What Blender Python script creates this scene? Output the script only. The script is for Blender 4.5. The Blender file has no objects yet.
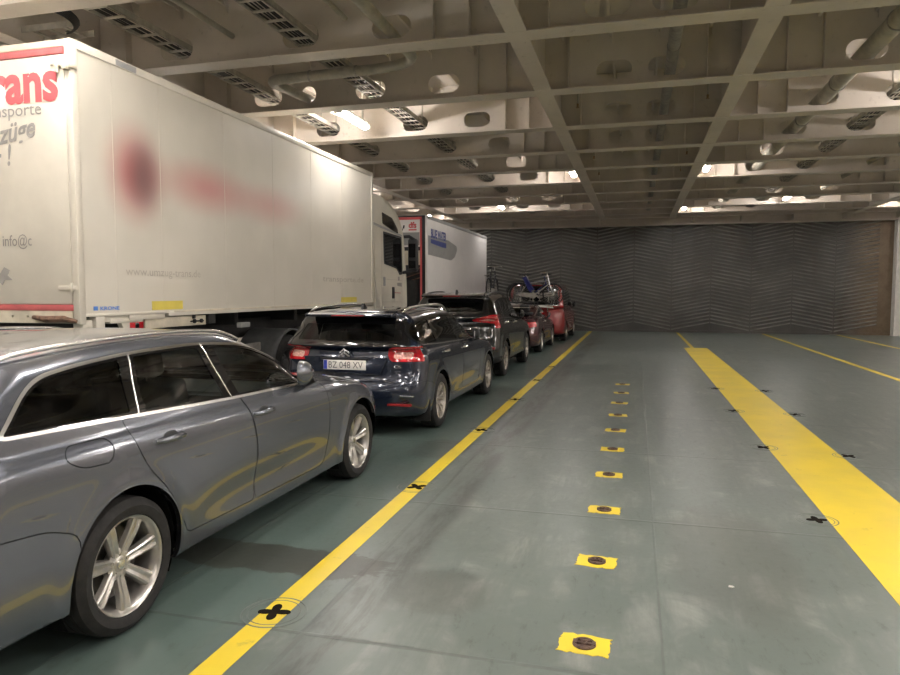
import bpy, bmesh, math, random
import numpy as np
from mathutils import Vector, Matrix
from mathutils.geometry import tessellate_polygon

PI = math.pi
S = bpy.context.scene
COL = S.collection
rng = random.Random(7)

# ------------------------------------------------------------------ camera
cam_d = bpy.data.cameras.new('camera')
cam = bpy.data.objects.new('camera', cam_d)
COL.objects.link(cam)
cam_d.sensor_width = 36.0
cam_d.lens = 685.0 / 900.0 * 36.0
cam_d.clip_start = 0.05
cam_d.clip_end = 200
cam.location = (0, 0, 1.69)
cam.rotation_euler = (math.radians(90 - 3.8835), 0, math.radians(15.158))
S.camera = cam

# ------------------------------------------------------------------ world and exposure
W = bpy.data.worlds.new('world')
S.world = W
W.use_nodes = True
W.node_tree.nodes['Background'].inputs[0].default_value = (0.9, 0.95, 1.0, 1)
W.node_tree.nodes['Background'].inputs[1].default_value = 0.02
S.view_settings.view_transform = 'Standard'
S.view_settings.look = 'None'
S.view_settings.exposure = 2.05
S.view_settings.gamma = 1.0
S.view_settings.use_curve_mapping = False
LAMP_POWER = 32.0
LAMP_COLOR = (1.0, 0.935, 0.895)
# (x, y) of the fluorescent fittings under the deck; the ones at negative y light the hall behind the camera; many off-screen ones are added fill light
LAMPS = [(-4.86, 11.40), (4.9, 11.45), (-1.62, 17.98), (1.62, 17.98), (-4.72, 24.35), (4.66, 24.4),
         (1.64, 26.35), (8.0, 26.35), (-8.1, 26.35), (-1.6, 4.8), (1.9, 4.8), (-4.9, -1.6), (4.9, -1.6),
         (8.2, 17.95), (-8.3, 4.8), (8.3, 4.8), (8.4, 11.45), (-8.4, 11.4), (-8.4, 17.95), (11.4, 24.3), (4.9, 4.8), (-4.9, 4.8),  # mostly unseen fill lamps, added to lift the bounce light
         (-1.62, -5.7), (1.62, -5.7), (-8.2, -3.7), (8.2, -3.7), (0.1, -1.6),
         (-3.3, 2.7), (0.1, 2.7), (3.4, 2.7), (-6.6, 2.7), (11.4, 17.95), (11.4, 11.45), (11.4, 4.8), (6.7, 13.6), (-10.0, 13.7), (-10.0, 22.2)]  # all unseen, added to brighten the foreground and fill the hall


# ------------------------------------------------------------------ material helpers
def nn(nt, typ, ins=None, **props):
    n = nt.nodes.new(typ)
    for k, v in props.items():
        setattr(n, k, v)
    for k, v in (ins or {}).items():
        s = n.inputs[k]
        if isinstance(v, bpy.types.NodeSocket):
            nt.links.new(v, s)
        else:
            s.default_value = v
    return n


def col4(c):
    return tuple(c) + (1,) if len(c) == 3 else tuple(c)


def new_mat(name):
    m = bpy.data.materials.new(name)
    m.use_nodes = True
    nt = m.node_tree
    return m, nt, nt.nodes['Principled BSDF']


def noise(nt, scale, detail=4, rough=0.55, vec=None, dist=0.0):
    ins = {'Scale': scale, 'Detail': detail, 'Roughness': rough, 'Distortion': dist}
    if vec is not None:
        ins['Vector'] = vec
    return nn(nt, 'ShaderNodeTexNoise', ins).outputs['Fac']


def ramp(nt, fac, a, b, smooth=True):
    n = nn(nt, 'ShaderNodeMapRange', {'Value': fac, 'From Min': a, 'From Max': b})
    n.clamp = True
    if smooth:
        n.interpolation_type = 'SMOOTHSTEP'
    return n.outputs[0]


def mix(nt, f, a, b):
    n = nn(nt, 'ShaderNodeMix', data_type='RGBA')
    for s, v in ((n.inputs[0], f), (n.inputs[6], a), (n.inputs[7], b)):
        if isinstance(v, bpy.types.NodeSocket):
            nt.links.new(v, s)
        else:
            s.default_value = col4(v) if hasattr(v, '__len__') else v
    return n.outputs[2]


def mth(nt, op, a, b=0.0, c=0.0):
    n = nn(nt, 'ShaderNodeMath', {0: a, 1: b, 2: c}, operation=op)
    return n.outputs[0]


def objco(nt):
    return nn(nt, 'ShaderNodeTexCoord').outputs['Object']


def simple(name, color, rough=0.5, metal=0.0, var=0.12, scale=6.0, coat=0.0, bump=0.0, spec=0.5):
    m, nt, b = new_mat(name)
    co = objco(nt)
    f = noise(nt, scale, 4, 0.6, co)
    d = tuple(c * (1 - var) for c in color)
    l = tuple(min(1, c * (1 + var)) for c in color)
    nt.links.new(mix(nt, ramp(nt, f, 0.3, 0.7), d, l), b.inputs['Base Color'])
    b.inputs['Roughness'].default_value = rough
    b.inputs['Metallic'].default_value = metal
    b.inputs['Coat Weight'].default_value = coat
    b.inputs['Coat Roughness'].default_value = 0.03
    b.inputs['Specular IOR Level'].default_value = spec
    if bump:
        bp = nn(nt, 'ShaderNodeBump', {'Height': f, 'Strength': bump, 'Distance': 0.01})
        nt.links.new(bp.outputs[0], b.inputs['Normal'])
    return m


def paint(name, color, metal=0.55, rough=0.3, dirt=0.25):
    """clear-coated car paint, dusty towards the sills; the inside face of a panel is black trim"""
    m, nt, b = new_mat(name)
    co = objco(nt)
    fl = noise(nt, 9, 3, 0.6, co)
    sep = nn(nt, 'ShaderNodeSeparateXYZ', {0: co})
    low = ramp(nt, sep.outputs[2], 0.62, 0.2)
    dn = mth(nt, 'MULTIPLY', low, ramp(nt, fl, 0.25, 0.75))
    dn = mth(nt, 'MULTIPLY', dn, dirt)
    base = mix(nt, dn, color, (0.10, 0.09, 0.075))
    geo = nn(nt, 'ShaderNodeNewGeometry')
    base = mix(nt, geo.outputs['Backfacing'], base, (0.012, 0.012, 0.013))
    nt.links.new(base, b.inputs['Base Color'])
    nt.links.new(mth(nt, 'MULTIPLY', mth(nt, 'SUBTRACT', 1.0, geo.outputs['Backfacing']), metal), b.inputs['Metallic'])
    b.inputs['Roughness'].default_value = rough
    nt.links.new(mth(nt, 'SUBTRACT', 1.0, geo.outputs['Backfacing']), b.inputs['Coat Weight'])
    nt.links.new(mth(nt, 'MULTIPLY_ADD', dn, 0.5, 0.02), b.inputs['Coat Roughness'])
    return m


def glass(name, tint, ior=1.5):
    m = bpy.data.materials.new(name)
    m.use_nodes = True
    nt = m.node_tree
    nt.nodes.clear()
    fr = nn(nt, 'ShaderNodeFresnel', {'IOR': ior})
    tr = nn(nt, 'ShaderNodeBsdfTransparent', {'Color': col4(tint)})
    gl = nn(nt, 'ShaderNodeBsdfGlossy', {'Color': (1, 1, 1, 1), 'Roughness': 0.01})
    co = objco(nt)
    ms = nn(nt, 'ShaderNodeMixShader', {0: fr.outputs[0], 1: tr.outputs[0], 2: gl.outputs[0]})
    df = nn(nt, 'ShaderNodeBsdfDiffuse', {'Color': (0.3, 0.29, 0.27, 1)})
    dust = mth(nt, 'MULTIPLY', ramp(nt, noise(nt, 3.5, 5, 0.6, co), 0.35, 0.8), 0.035)
    ms2 = nn(nt, 'ShaderNodeMixShader', {0: dust, 1: ms.outputs[0], 2: df.outputs[0]})
    out = nn(nt, 'ShaderNodeOutputMaterial', {0: ms2.outputs[0]})
    return m


def emis(name, color, strength):
    m = bpy.data.materials.new(name)
    m.use_nodes = True
    nt = m.node_tree
    nt.nodes.clear()
    co = objco(nt)
    f = ramp(nt, noise(nt, 3, 1, 0.5, co), 0.2, 0.8)
    c = mix(nt, f, color, tuple(min(1, x * 1.02) for x in color))
    e = nn(nt, 'ShaderNodeEmission', {'Color': c, 'Strength': strength})
    nn(nt, 'ShaderNodeOutputMaterial', {0: e.outputs[0]})
    return m


M = {}
M['steel_paint'] = None


def build_materials():
    # painted deck structure: cream-grey enamel with grime and rust specks
    for nm, c in (('web', (0.76, 0.685, 0.60)), ('flange', (0.72, 0.65, 0.57)), ('plate', (0.68, 0.615, 0.54))):
        m, nt, b = new_mat('ship_' + nm)
        co = objco(nt)
        f1 = noise(nt, 0.7, 5, 0.6, co)
        f2 = noise(nt, 9, 4, 0.65, co)
        base = mix(nt, ramp(nt, f1, 0.3, 0.75), tuple(x * 0.82 for x in c), c)
        base = mix(nt, mth(nt, 'MULTIPLY', ramp(nt, f2, 0.58, 0.8), 0.35), base, (0.16, 0.12, 0.08))
        nt.links.new(base, b.inputs['Base Color'])
        b.inputs['Roughness'].default_value = 0.42
        bp = nn(nt, 'ShaderNodeBump', {'Height': noise(nt, 1.6, 2, 0.5, co), 'Strength': 0.25, 'Distance': 0.03})
        nt.links.new(bp.outputs[0], b.inputs['Normal'])
        M[nm] = m
    M['pipe'] = simple('pipe_paint', (0.42, 0.39, 0.32), 0.4, 0.0, 0.18, 5)
    M['galv'] = simple('galvanised', (0.36, 0.34, 0.31), 0.45, 0.6, 0.2, 12)
    M['tray'] = simple('tray_paint', (0.45, 0.42, 0.35), 0.5, 0.0, 0.2, 8)
    M['cable'] = simple('cable_black', (0.03, 0.028, 0.026), 0.5)
    M['black'] = simple('black_plastic', (0.012, 0.012, 0.013), 0.45)
    M['gloss_black'] = simple('gloss_black', (0.006, 0.006, 0.007), 0.06, coat=1.0)
    M['trim'] = simple('dark_trim', (0.02, 0.02, 0.021), 0.6)
    M['liner'] = simple('wheel_well', (0.006, 0.006, 0.006), 0.9, spec=0.1)
    M['seat'] = simple('seat_cloth', (0.018, 0.018, 0.02), 0.8, bump=0.3, scale=60)
    M['rubber'] = simple('tyre_rubber', (0.022, 0.021, 0.02), 0.75, var=0.25, scale=20, bump=0.2, spec=0.3)
    M['alloy'] = simple('alloy', (0.52, 0.50, 0.47), 0.3, 0.85, 0.1, 15)
    M['alloy_dirty'] = simple('alloy_dusty', (0.40, 0.37, 0.33), 0.42, 0.7, 0.22, 12)
    M['disc'] = simple('brake_steel', (0.12, 0.11, 0.10), 0.45, 0.8, 0.2, 20)
    M['chrome'] = simple('chrome', (0.75, 0.74, 0.72), 0.12, 1.0, 0.04)
    M['alu'] = simple('satin_aluminium', (0.68, 0.67, 0.64), 0.25, 1.0, 0.06)
    M['headlamp'] = simple('lamp_lens', (0.45, 0.45, 0.45), 0.08, 0.6, 0.3, 30, coat=1.0)
    M['red_lens'] = simple('red_lens', (0.42, 0.012, 0.018), 0.12, 0.0, 0.35, 25, coat=1.0)
    M['pink_lens'] = simple('pale_lens', (0.62, 0.30, 0.26), 0.18, 0.1, 0.4, 60, coat=1.0)
    M['reflector'] = simple('red_reflector', (0.25, 0.02, 0.02), 0.25, 0.0, 0.2, 60)
    M['plate'] = M['plate']
    M['numberplate'] = simple('number_plate', (0.72, 0.70, 0.66), 0.45, 0, 0.05)
    M['ink'] = simple('plate_ink', (0.10, 0.10, 0.10), 0.6)
    M['euro'] = simple('plate_blue', (0.03, 0.05, 0.35), 0.5)
    M['volvo_grey'] = paint('paint_slate_grey', (0.135, 0.146, 0.170), 0.72, 0.25, 0.05)
    M['navy'] = paint('paint_navy', (0.010, 0.016, 0.032), 0.35, 0.22, 0.2)
    M['blackgreen'] = paint('paint_black', (0.007, 0.008, 0.008), 0.3, 0.2, 0.2)
    M['maroon'] = paint('paint_maroon', (0.060, 0.014, 0.017), 0.35, 0.22, 0.2)
    M['red'] = paint('paint_red', (0.26, 0.012, 0.012), 0.2, 0.3, 0.15)
    M['glass_dark'] = glass('glass_tinted', (0.20, 0.21, 0.20), 1.55)
    M['glass_clear'] = glass('glass_green', (0.66, 0.72, 0.68), 1.5)
    M['truck_white'] = simple('truck_white', (0.62, 0.58, 0.49), 0.3, 0, 0.05, 2.0, coat=0.4)
    M['trailer_white'] = simple('trailer_white', (0.78, 0.76, 0.74), 0.35, 0, 0.03, 2.0, coat=0.3)
    M['cream'] = simple('cream_paint', (0.60, 0.54, 0.42), 0.45, 0, 0.15, 5)
    M['band_red'] = simple('band_red', (0.50, 0.11, 0.11), 0.45, 0, 0.15, 7)
    M['letter_red'] = simple('letter_red', (0.62, 0.09, 0.10), 0.45, 0, 0.06)
    M['letter_grey'] = simple('letter_grey', (0.30, 0.285, 0.26), 0.5, 0, 0.1)
    M['letter_pale'] = simple('letter_pale', (0.46, 0.42, 0.36), 0.5, 0, 0.08)
    M['letter_blue'] = simple('letter_blue', (0.05, 0.07, 0.25), 0.5, 0, 0.15, 20)
    M['krone_blue'] = simple('small_sign_blue', (0.08, 0.22, 0.6), 0.5)
    M['reflect_yellow'] = simple('reflective_yellow', (0.68, 0.56, 0.10), 0.4, 0, 0.05)
    M['grey_panel'] = simple('grey_panel', (0.30, 0.30, 0.29), 0.5, 0, 0.06)
    M['rust'] = simple('rusty_steel', (0.15, 0.085, 0.055), 0.75, 0.2, 0.5, 14, bump=0.6)
    M['pot'] = simple('lashing_steel', (0.13, 0.085, 0.068), 0.55, 0.5, 0.4, 40, bump=0.5)
    M['chassis'] = simple('chassis_black', (0.02, 0.019, 0.018), 0.7, 0, 0.3)
    M['mudguard'] = simple('mudguard_grey', (0.085, 0.085, 0.083), 0.55, 0, 0.2)
    M['dark_hole'] = simple('socket_dark', (0.012, 0.009, 0.006), 0.9, 0, 0.3, spec=0.1)
    M['white_paint'] = simple('white_pillar', (0.70, 0.68, 0.63), 0.4, 0, 0.08)
    M['lampbox'] = simple('lamp_housing', (0.70, 0.68, 0.62), 0.4, 0, 0.03)
    M['tube'] = emis('lamp_tube', LAMP_COLOR, LAMP_POWER)
    M['blue_cloth'] = simple('blue_cloth', (0.02, 0.025, 0.15), 0.8, 0, 0.3, 10)
    M['bike_white'] = simple('bike_frame_silver', (0.60, 0.60, 0.60), 0.25, 0.5, 0.05)
    M['bike_dark'] = simple('bike_frame_dark', (0.02, 0.022, 0.03), 0.3, 0.2, 0.05)
    M['bike_blue'] = simple('bike_frame_blue', (0.02, 0.03, 0.16), 0.3, 0.2, 0.05)
    M['copper'] = simple('brass', (0.3, 0.2, 0.1), 0.4, 0.8, 0.1)


build_materials()


# ------------------------------------------------------------------ object helpers
def link(name, me, mat, parent=None):
    o = bpy.data.objects.new(name, me)
    COL.objects.link(o)
    if mat is not None:
        me.materials.append(mat)
    if parent is not None:
        o.parent = parent
    return o


def thing(name, label, cat, loc=(0, 0, 0), rz=0, group=None):
    o = bpy.data.objects.new(name, None)
    COL.objects.link(o)
    o.empty_display_size = 0.2
    o.location = loc
    o.rotation_euler = (0, 0, rz)
    o['label'] = label
    o['category'] = cat
    if group:
        o['group'] = group
    return o


def tag(o, label, cat, group=None):
    o['label'] = label
    o['category'] = cat
    if group:
        o['group'] = group
    return o


def struct(o):
    o['kind'] = 'structure'
    return o


class MB:
    def __init__(s):
        s.v = []
        s.f = []

    def add(s, vs, fs):
        n = len(s.v)
        s.v += [tuple(p) for p in vs]
        s.f += [tuple(i + n for i in f) for f in fs]
        return s

    def box(s, x0, x1, y0, y1, z0, z1, mtx=None):
        vs = [Vector((x, y, z)) for z in (z0, z1) for y in (y0, y1) for x in (x0, x1)]
        if mtx is not None:
            vs = [mtx @ v for v in vs]
        return s.add(vs, [(0, 2, 3, 1), (4, 5, 7, 6), (0, 1, 5, 4), (2, 6, 7, 3), (0, 4, 6, 2), (1, 3, 7, 5)])

    def cyl(s, p0, p1, r, n=16, r1=None, caps=True):
        p0, p1 = Vector(p0), Vector(p1)
        r1 = r if r1 is None else r1
        d = (p1 - p0).normalized()
        a = d.orthogonal().normalized()
        b = d.cross(a)
        vs = []
        for p, rr in ((p0, r), (p1, r1)):
            vs += [p + (a * math.cos(2 * PI * i / n) + b * math.sin(2 * PI * i / n)) * rr for i in range(n)]
        fs = [(i, (i + 1) % n, n + (i + 1) % n, n + i) for i in range(n)]
        if caps:
            fs += [tuple(range(n - 1, -1, -1)), tuple(range(n, 2 * n))]
        return s.add(vs, fs)

    def tube(s, pts, r, n=10, closed=False, caps=True, flat=1.0):
        P = [Vector(p) for p in pts]
        K = len(P)
        rr = r if hasattr(r, '__len__') else [r] * K
        t = []
        for i in range(K):
            a = P[(i - 1) % K] if (closed or i) else P[i]
            b = P[(i + 1) % K] if (closed or i < K - 1) else P[i]
            t.append((b - a).normalized())
        u = t[0].orthogonal().normalized()
        if abs(t[0].z) < 0.9:
            u = (Vector((0, 0, 1)) - t[0] * t[0].z).normalized()
        vs = []
        for i in range(K):
            u = (u - t[i] * u.dot(t[i])).normalized()
            w = t[i].cross(u)
            vs += [P[i] + (u * math.cos(2 * PI * j / n) * flat + w * math.sin(2 * PI * j / n)) * rr[i] for j in range(n)]
        fs = []
        for i in range(K if closed else K - 1):
            a, b = i * n, ((i + 1) % K) * n
            fs += [(a + j, a + (j + 1) % n, b + (j + 1) % n, b + j) for j in range(n)]
        if caps and not closed:
            fs += [tuple(range(n - 1, -1, -1)), tuple(range((K - 1) * n, K * n))]
        return s.add(vs, fs)

    def lathe(s, prof, c=(0, 0, 0), axis='X', n=48, closed=False):
        """prof: (along axis, radius)"""
        c = Vector(c)
        vs = []
        for a, r in prof:
            for i in range(n):
                q = 2 * PI * i / n
                p = {'X': (a, r * math.cos(q), r * math.sin(q)), 'Y': (r * math.cos(q), a, r * math.sin(q)),
                     'Z': (r * math.cos(q), r * math.sin(q), a)}[axis]
                vs.append(c + Vector(p))
        fs = []
        K = len(prof)
        for k in range(K if closed else K - 1):
            a, b = k * n, ((k + 1) % K) * n
            fs += [(a + i, a + (i + 1) % n, b + (i + 1) % n, b + i) for i in range(n)]
        return s.add(vs, fs)

    def prism(s, poly, d0, d1, axis='X', holes=()):
        """extrude a 2-D outline (with holes); axis X: poly=(y,z), Y: poly=(x,z), Z: poly=(x,y)"""
        def P(p, d):
            return {'X': (d, p[0], p[1]), 'Y': (p[0], d, p[1]), 'Z': (p[0], p[1], d)}[axis]
        loops = [list(poly)] + [list(h) for h in holes]
        flat = [p for l in loops for p in l]
        tris = tessellate_polygon([[Vector((p[0], p[1], 0)) for p in l] for l in loops])
        n = len(flat)
        vs = [P(p, d0) for p in flat] + [P(p, d1) for p in flat]
        fs = [tuple(t) for t in tris] + [tuple(n + i for i in reversed(t)) for t in tris]
        k = 0
        for l in loops:
            m = len(l)
            fs += [(k + i, k + (i + 1) % m, n + k + (i + 1) % m, n + k + i) for i in range(m)]
            k += m
        return s.add(vs, fs)

    def ball(s, c, r, nu=16, nv=10, sc=(1, 1, 1)):
        c = Vector(c)
        vs = []
        for j in range(nv + 1):
            a = PI * j / nv
            for i in range(nu):
                b = 2 * PI * i / nu
                vs.append(c + Vector((r * sc[0] * math.sin(a) * math.cos(b), r * sc[1] * math.sin(a) * math.sin(b), r * sc[2] * math.cos(a))))
        fs = [(j * nu + i, j * nu + (i + 1) % nu, (j + 1) * nu + (i + 1) % nu, (j + 1) * nu + i) for j in range(nv) for i in range(nu)]
        return s.add(vs, fs)

    def build(s, name, mat, parent=None, bevel=0.0, seg=2, smooth=35, world=False):
        off = Vector((0, 0, 0))
        if world and parent is not None:
            q = parent
            while q is not None:
                off += q.location
                q = q.parent
        me = bpy.data.meshes.new(name)
        me.from_pydata([tuple(Vector(p) - off) for p in s.v], [], s.f)
        bm = bmesh.new()
        bm.from_mesh(me)
        bmesh.ops.remove_doubles(bm, verts=bm.verts, dist=1e-5)
        if bevel:
            ed = [e for e in bm.edges if len(e.link_faces) == 2 and e.calc_face_angle(0) > 0.5]
            bmesh.ops.bevel(bm, geom=ed, offset=bevel, segments=seg, affect='EDGES', profile=0.5)
        bmesh.ops.recalc_face_normals(bm, faces=bm.faces)
        bm.to_mesh(me)
        bm.free()
        if smooth:
            me.shade_smooth()
            me.set_sharp_from_angle(angle=math.radians(smooth))
        return link(name, me, mat, parent)


def rbox(name, mat, parent, x0, x1, y0, y1, z0, z1, bevel=0.01, world=False):
    return MB().box(x0, x1, y0, y1, z0, z1).build(name, mat, parent, bevel, world=world)


def lettering(name, text, mat, parent, origin, right, up, height, width=None, depth=0.004, shear=0.0, world=False, bold=0.0):
    cu = bpy.data.curves.new('lettering', 'FONT')
    cu.body = text
    cu.size = 1.0
    cu.extrude = 0.0
    cu.shear = shear
    cu.offset = bold
    cu.resolution_u = 3
    t = bpy.data.objects.new('lettering', cu)
    COL.objects.link(t)
    dg = bpy.context.evaluated_depsgraph_get()
    dg.update()
    me0 = bpy.data.meshes.new_from_object(t.evaluated_get(dg))
    vs = np.array([v.co[:] for v in me0.vertices])
    fs = [tuple(p.vertices) for p in me0.polygons]
    bpy.data.objects.remove(t)
    bpy.data.curves.remove(cu)
    bpy.data.meshes.remove(me0)
    x0, x1 = vs[:, 0].min(), vs[:, 0].max()
    k = height / 0.70
    kx = k if width is None else width / (x1 - x0)
    o, r, u = Vector(origin), Vector(right).normalized(), Vector(up).normalized()
    nrm = r.cross(u)
    mb = MB()
    fr = [o + r * ((v[0] - x0) * kx) + u * (v[1] * k) + nrm * depth for v in vs]
    mb.add(fr, fs)
    return mb.build(name, mat, parent, smooth=0, world=world)


def dup(root, loc=None, rz=None, label=None):
    r = root.copy()
    COL.objects.link(r)
    if loc is not None:
        r.location = loc
    if rz is not None:
        r.rotation_euler = (0, 0, rz)
    if label:
        r['label'] = label
    def rec(a, b):
        for ch in a.children:
            c = ch.copy()
            COL.objects.link(c)
            c.parent = b
            rec(ch, c)
    rec(root, r)
    return r


def stadium(cx, cz, w, h, n=8):
    r = h / 2
    pts = []
    for i in range(n + 1):
        a = -PI / 2 + PI * i / n
        pts.append((cx + w / 2 - r + r * math.cos(a), cz + r * math.sin(a)))
    for i in range(n + 1):
        a = PI / 2 + PI * i / n
        pts.append((cx - w / 2 + r + r * math.cos(a), cz + r * math.sin(a)))
    return pts


def circle(cx, cz, r, n=24):
    return [(cx + r * math.cos(2 * PI * i / n), cz + r * math.sin(2 * PI * i / n)) for i in range(n)]


# ------------------------------------------------------------------ setting: floor
XL, XR, YB, YF = -11.0, 12.5, -11.0, 29.5
ZD = 5.50      # underside of the deck above
ZB = 4.60      # underside of the beams


def floor_material():
    m, nt, b = new_mat('deck_paint')
    co = objco(nt)
    sep = nn(nt, 'ShaderNodeSeparateXYZ', {0: co})
    X, Y = sep.outputs[0], sep.outputs[1]
    st = nn(nt, 'ShaderNodeMapping', {'Vector': co, 'Scale': (1.0, 0.16, 1.0)}).outputs[0]
    st2 = nn(nt, 'ShaderNodeMapping', {'Vector': co, 'Scale': (1.0, 0.35, 1.0), 'Rotation': (0, 0, 0.25)}).outputs[0]
    big = noise(nt, 0.45, 5, 0.6, co)
    med = noise(nt, 2.2, 6, 0.65, co, 0.6)
    fine = noise(nt, 22, 5, 0.7, co)
    streak = noise(nt, 5.0, 5, 0.7, st, 0.4)
    streak2 = noise(nt, 16.0, 5, 0.75, st2, 0.3)
    green = (0.100, 0.140, 0.125)
    grey = (0.150, 0.168, 0.152)
    lane = ramp(nt, X, -2.1, -1.5)
    base = mix(nt, mth(nt, 'MULTIPLY', lane, 0.75), green, grey)
    base = mix(nt, mth(nt, 'MULTIPLY', ramp(nt, big, 0.35, 0.7), 0.40), base, (0.095, 0.118, 0.105))
    worn = mth(nt, 'MULTIPLY', ramp(nt, med, 0.42, 0.70), ramp(nt, streak, 0.36, 0.66))
    worn = mth(nt, 'MULTIPLY', worn, mth(nt, 'MULTIPLY_ADD', lane, 0.85, 0.12))
    base = mix(nt, mth(nt, 'MULTIPLY', worn, 0.75), base, (0.30, 0.305, 0.28))
    dark = mth(nt, 'MULTIPLY', ramp(nt, streak2, 0.52, 0.72), ramp(nt, med, 0.60, 0.36))
    base = mix(nt, mth(nt, 'MULTIPLY', dark, 0.6), base, (0.05, 0.05, 0.045))
    specks = ramp(nt, noise(nt, 55, 3, 0.7, co), 0.66, 0.74)
    base = mix(nt, mth(nt, 'MULTIPLY', specks, 0.35), base, (0.03, 0.03, 0.03))
    # tyre-polished streaks beside the yellow line
    def band(c, w, coord=X):
        d = mth(nt, 'ABSOLUTE', mth(nt, 'SUBTRACT', coord, c))
        return ramp(nt, d, w, w * 0.35)
    tyre = mth(nt, 'MULTIPLY', band(-1.42, 0.22), ramp(nt, streak, 0.38, 0.6))
    base = mix(nt, mth(nt, 'MULTIPLY', tyre, 0.75), base, (0.05, 0.05, 0.045))
    # stains with a shape of their own: damp patch by the grey car, oil blotch in the open lane
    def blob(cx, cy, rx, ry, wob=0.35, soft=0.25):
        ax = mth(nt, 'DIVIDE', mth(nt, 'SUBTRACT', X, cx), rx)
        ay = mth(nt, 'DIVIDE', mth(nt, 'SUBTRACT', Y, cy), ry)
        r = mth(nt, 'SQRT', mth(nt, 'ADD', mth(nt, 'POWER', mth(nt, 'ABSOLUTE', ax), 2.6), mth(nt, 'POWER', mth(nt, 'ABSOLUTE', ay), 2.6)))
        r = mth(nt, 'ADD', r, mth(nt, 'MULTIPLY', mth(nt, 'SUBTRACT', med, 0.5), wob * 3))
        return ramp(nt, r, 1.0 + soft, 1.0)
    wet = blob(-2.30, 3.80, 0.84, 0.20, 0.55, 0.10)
    wet2 = blob(-1.02, 3.62, 0.22, 0.22, 0.4, 0.6)
    wet3 = blob(0.62, 4.6, 0.28, 0.7, 0.4, 0.9)
    wet4 = blob(-2.0, 7.0, 0.25, 0.35, 0.4, 0.5)
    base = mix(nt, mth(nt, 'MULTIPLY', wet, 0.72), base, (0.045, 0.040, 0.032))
    base = mix(nt, mth(nt, 'MULTIPLY', mth(nt, 'ADD', wet2, wet3), 0.32), base, (0.06, 0.055, 0.045))
    base = mix(nt, mth(nt, 'MULTIPLY', wet4, 0.45), base, (0.03, 0.028, 0.024))
    # weld seams of the deck plates
    def seam(coord, period, off, w):
        q = mth(nt, 'ABSOLUTE', mth(nt, 'SUBTRACT', mth(nt, 'FRACT', mth(nt, 'ADD', mth(nt, 'DIVIDE', mth(nt, 'SUBTRACT', coord, off), period), 0.5)), 0.5))
        return ramp(nt, mth(nt, 'MULTIPLY', q, period), w, w * 0.3)
    s1 = seam(Y, 2.16, 2.98, 0.02)
    s2 = seam(X, 2.72, 0.15, 0.010)
    s3 = band(-1.56, 0.022)
    seams = mth(nt, 'MAXIMUM', mth(nt, 'MAXIMUM', s1, mth(nt, 'MULTIPLY', s2, 0.6)), mth(nt, 'MULTIPLY', s3, 0.8))
    base = mix(nt, mth(nt, 'MULTIPLY', seams, mth(nt, 'MULTIPLY_ADD', ramp(nt, med, 0.4, 0.6), 0.35, 0.12)), base, (0.05, 0.05, 0.045))
    nt.links.new(base, b.inputs['Base Color'])
    r = mth(nt, 'MULTIPLY_ADD', ramp(nt, med, 0.3, 0.75), 0.06, 0.283)
    r = mth(nt, 'ADD', r, mth(nt, 'MULTIPLY', ramp(nt, fine, 0.3, 0.7), 0.05))
    r = mth(nt, 'ADD', r, mth(nt, 'MULTIPLY', lane, 0.01))
    nt.links.new(r, b.inputs['Roughness'])
    b.inputs['Specular IOR Level'].default_value = 0.75
    hgt = mth(nt, 'ADD', mth(nt, 'MULTIPLY', fine, 0.12), mth(nt, 'MULTIPLY', seams, 0.8))
    hgt = mth(nt, 'ADD', hgt, mth(nt, 'MULTIPLY', noise(nt, 1.1, 2, 0.5, co), 2.0))
    bp = nn(nt, 'ShaderNodeBump', {'Height': hgt, 'Strength': 0.35, 'Distance': 0.006})
    nt.links.new(bp.outputs[0], b.inputs['Normal'])
    return m


def yellow_material():
    m, nt, b = new_mat('line_paint_yellow')
    co = objco(nt)
    f = noise(nt, 7, 6, 0.7, co)
    f2 = noise(nt, 1.3, 4, 0.6, co)
    base = mix(nt, ramp(nt, f2, 0.3, 0.75), (0.80, 0.60, 0.035), (0.68, 0.52, 0.06))
    base = mix(nt, mth(nt, 'MULTIPLY', ramp(nt, f, 0.60, 0.76), 0.55), base, (0.22, 0.19, 0.09))
    nt.links.new(base, b.inputs['Base Color'])
    b.inputs['Roughness'].default_value = 0.38
    return m


M['floor'] = floor_material()
M['yellow'] = yellow_material()
floor = struct(MB().box(XL - 0.3, XR + 0.3, YB - 0.3, YF + 0.6, -0.25, 0.0).build('floor', M['floor'], smooth=0))


def line(x0, x1, y0, y1, dx=0.0, name='painted_line'):
    return struct(MB().add([(x0, y0, 0.002), (x1, y0, 0.002), (x1 + dx, y1, 0.002), (x0 + dx, y1, 0.002),
                            (x0, y0, -0.01), (x1, y0, -0.01), (x1 + dx, y1, -0.01), (x0 + dx, y1, -0.01)],
                           [(0, 1, 2, 3), (7, 6, 5, 4), (0, 4, 5, 1), (1, 5, 6, 2), (2, 6, 7, 3), (3, 7, 4, 0)]).build(name, M['yellow'], floor, smooth=0))


line(-1.875, -1.735, -6, 29.3)
line(1.40, 2.06, -6, 21.5)
line(1.60, 1.70, 21.5, 29.3)
line(4.80, 4.92, -6, 29.3)
line(7.45, 7.57, 8, 29.3)


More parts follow.
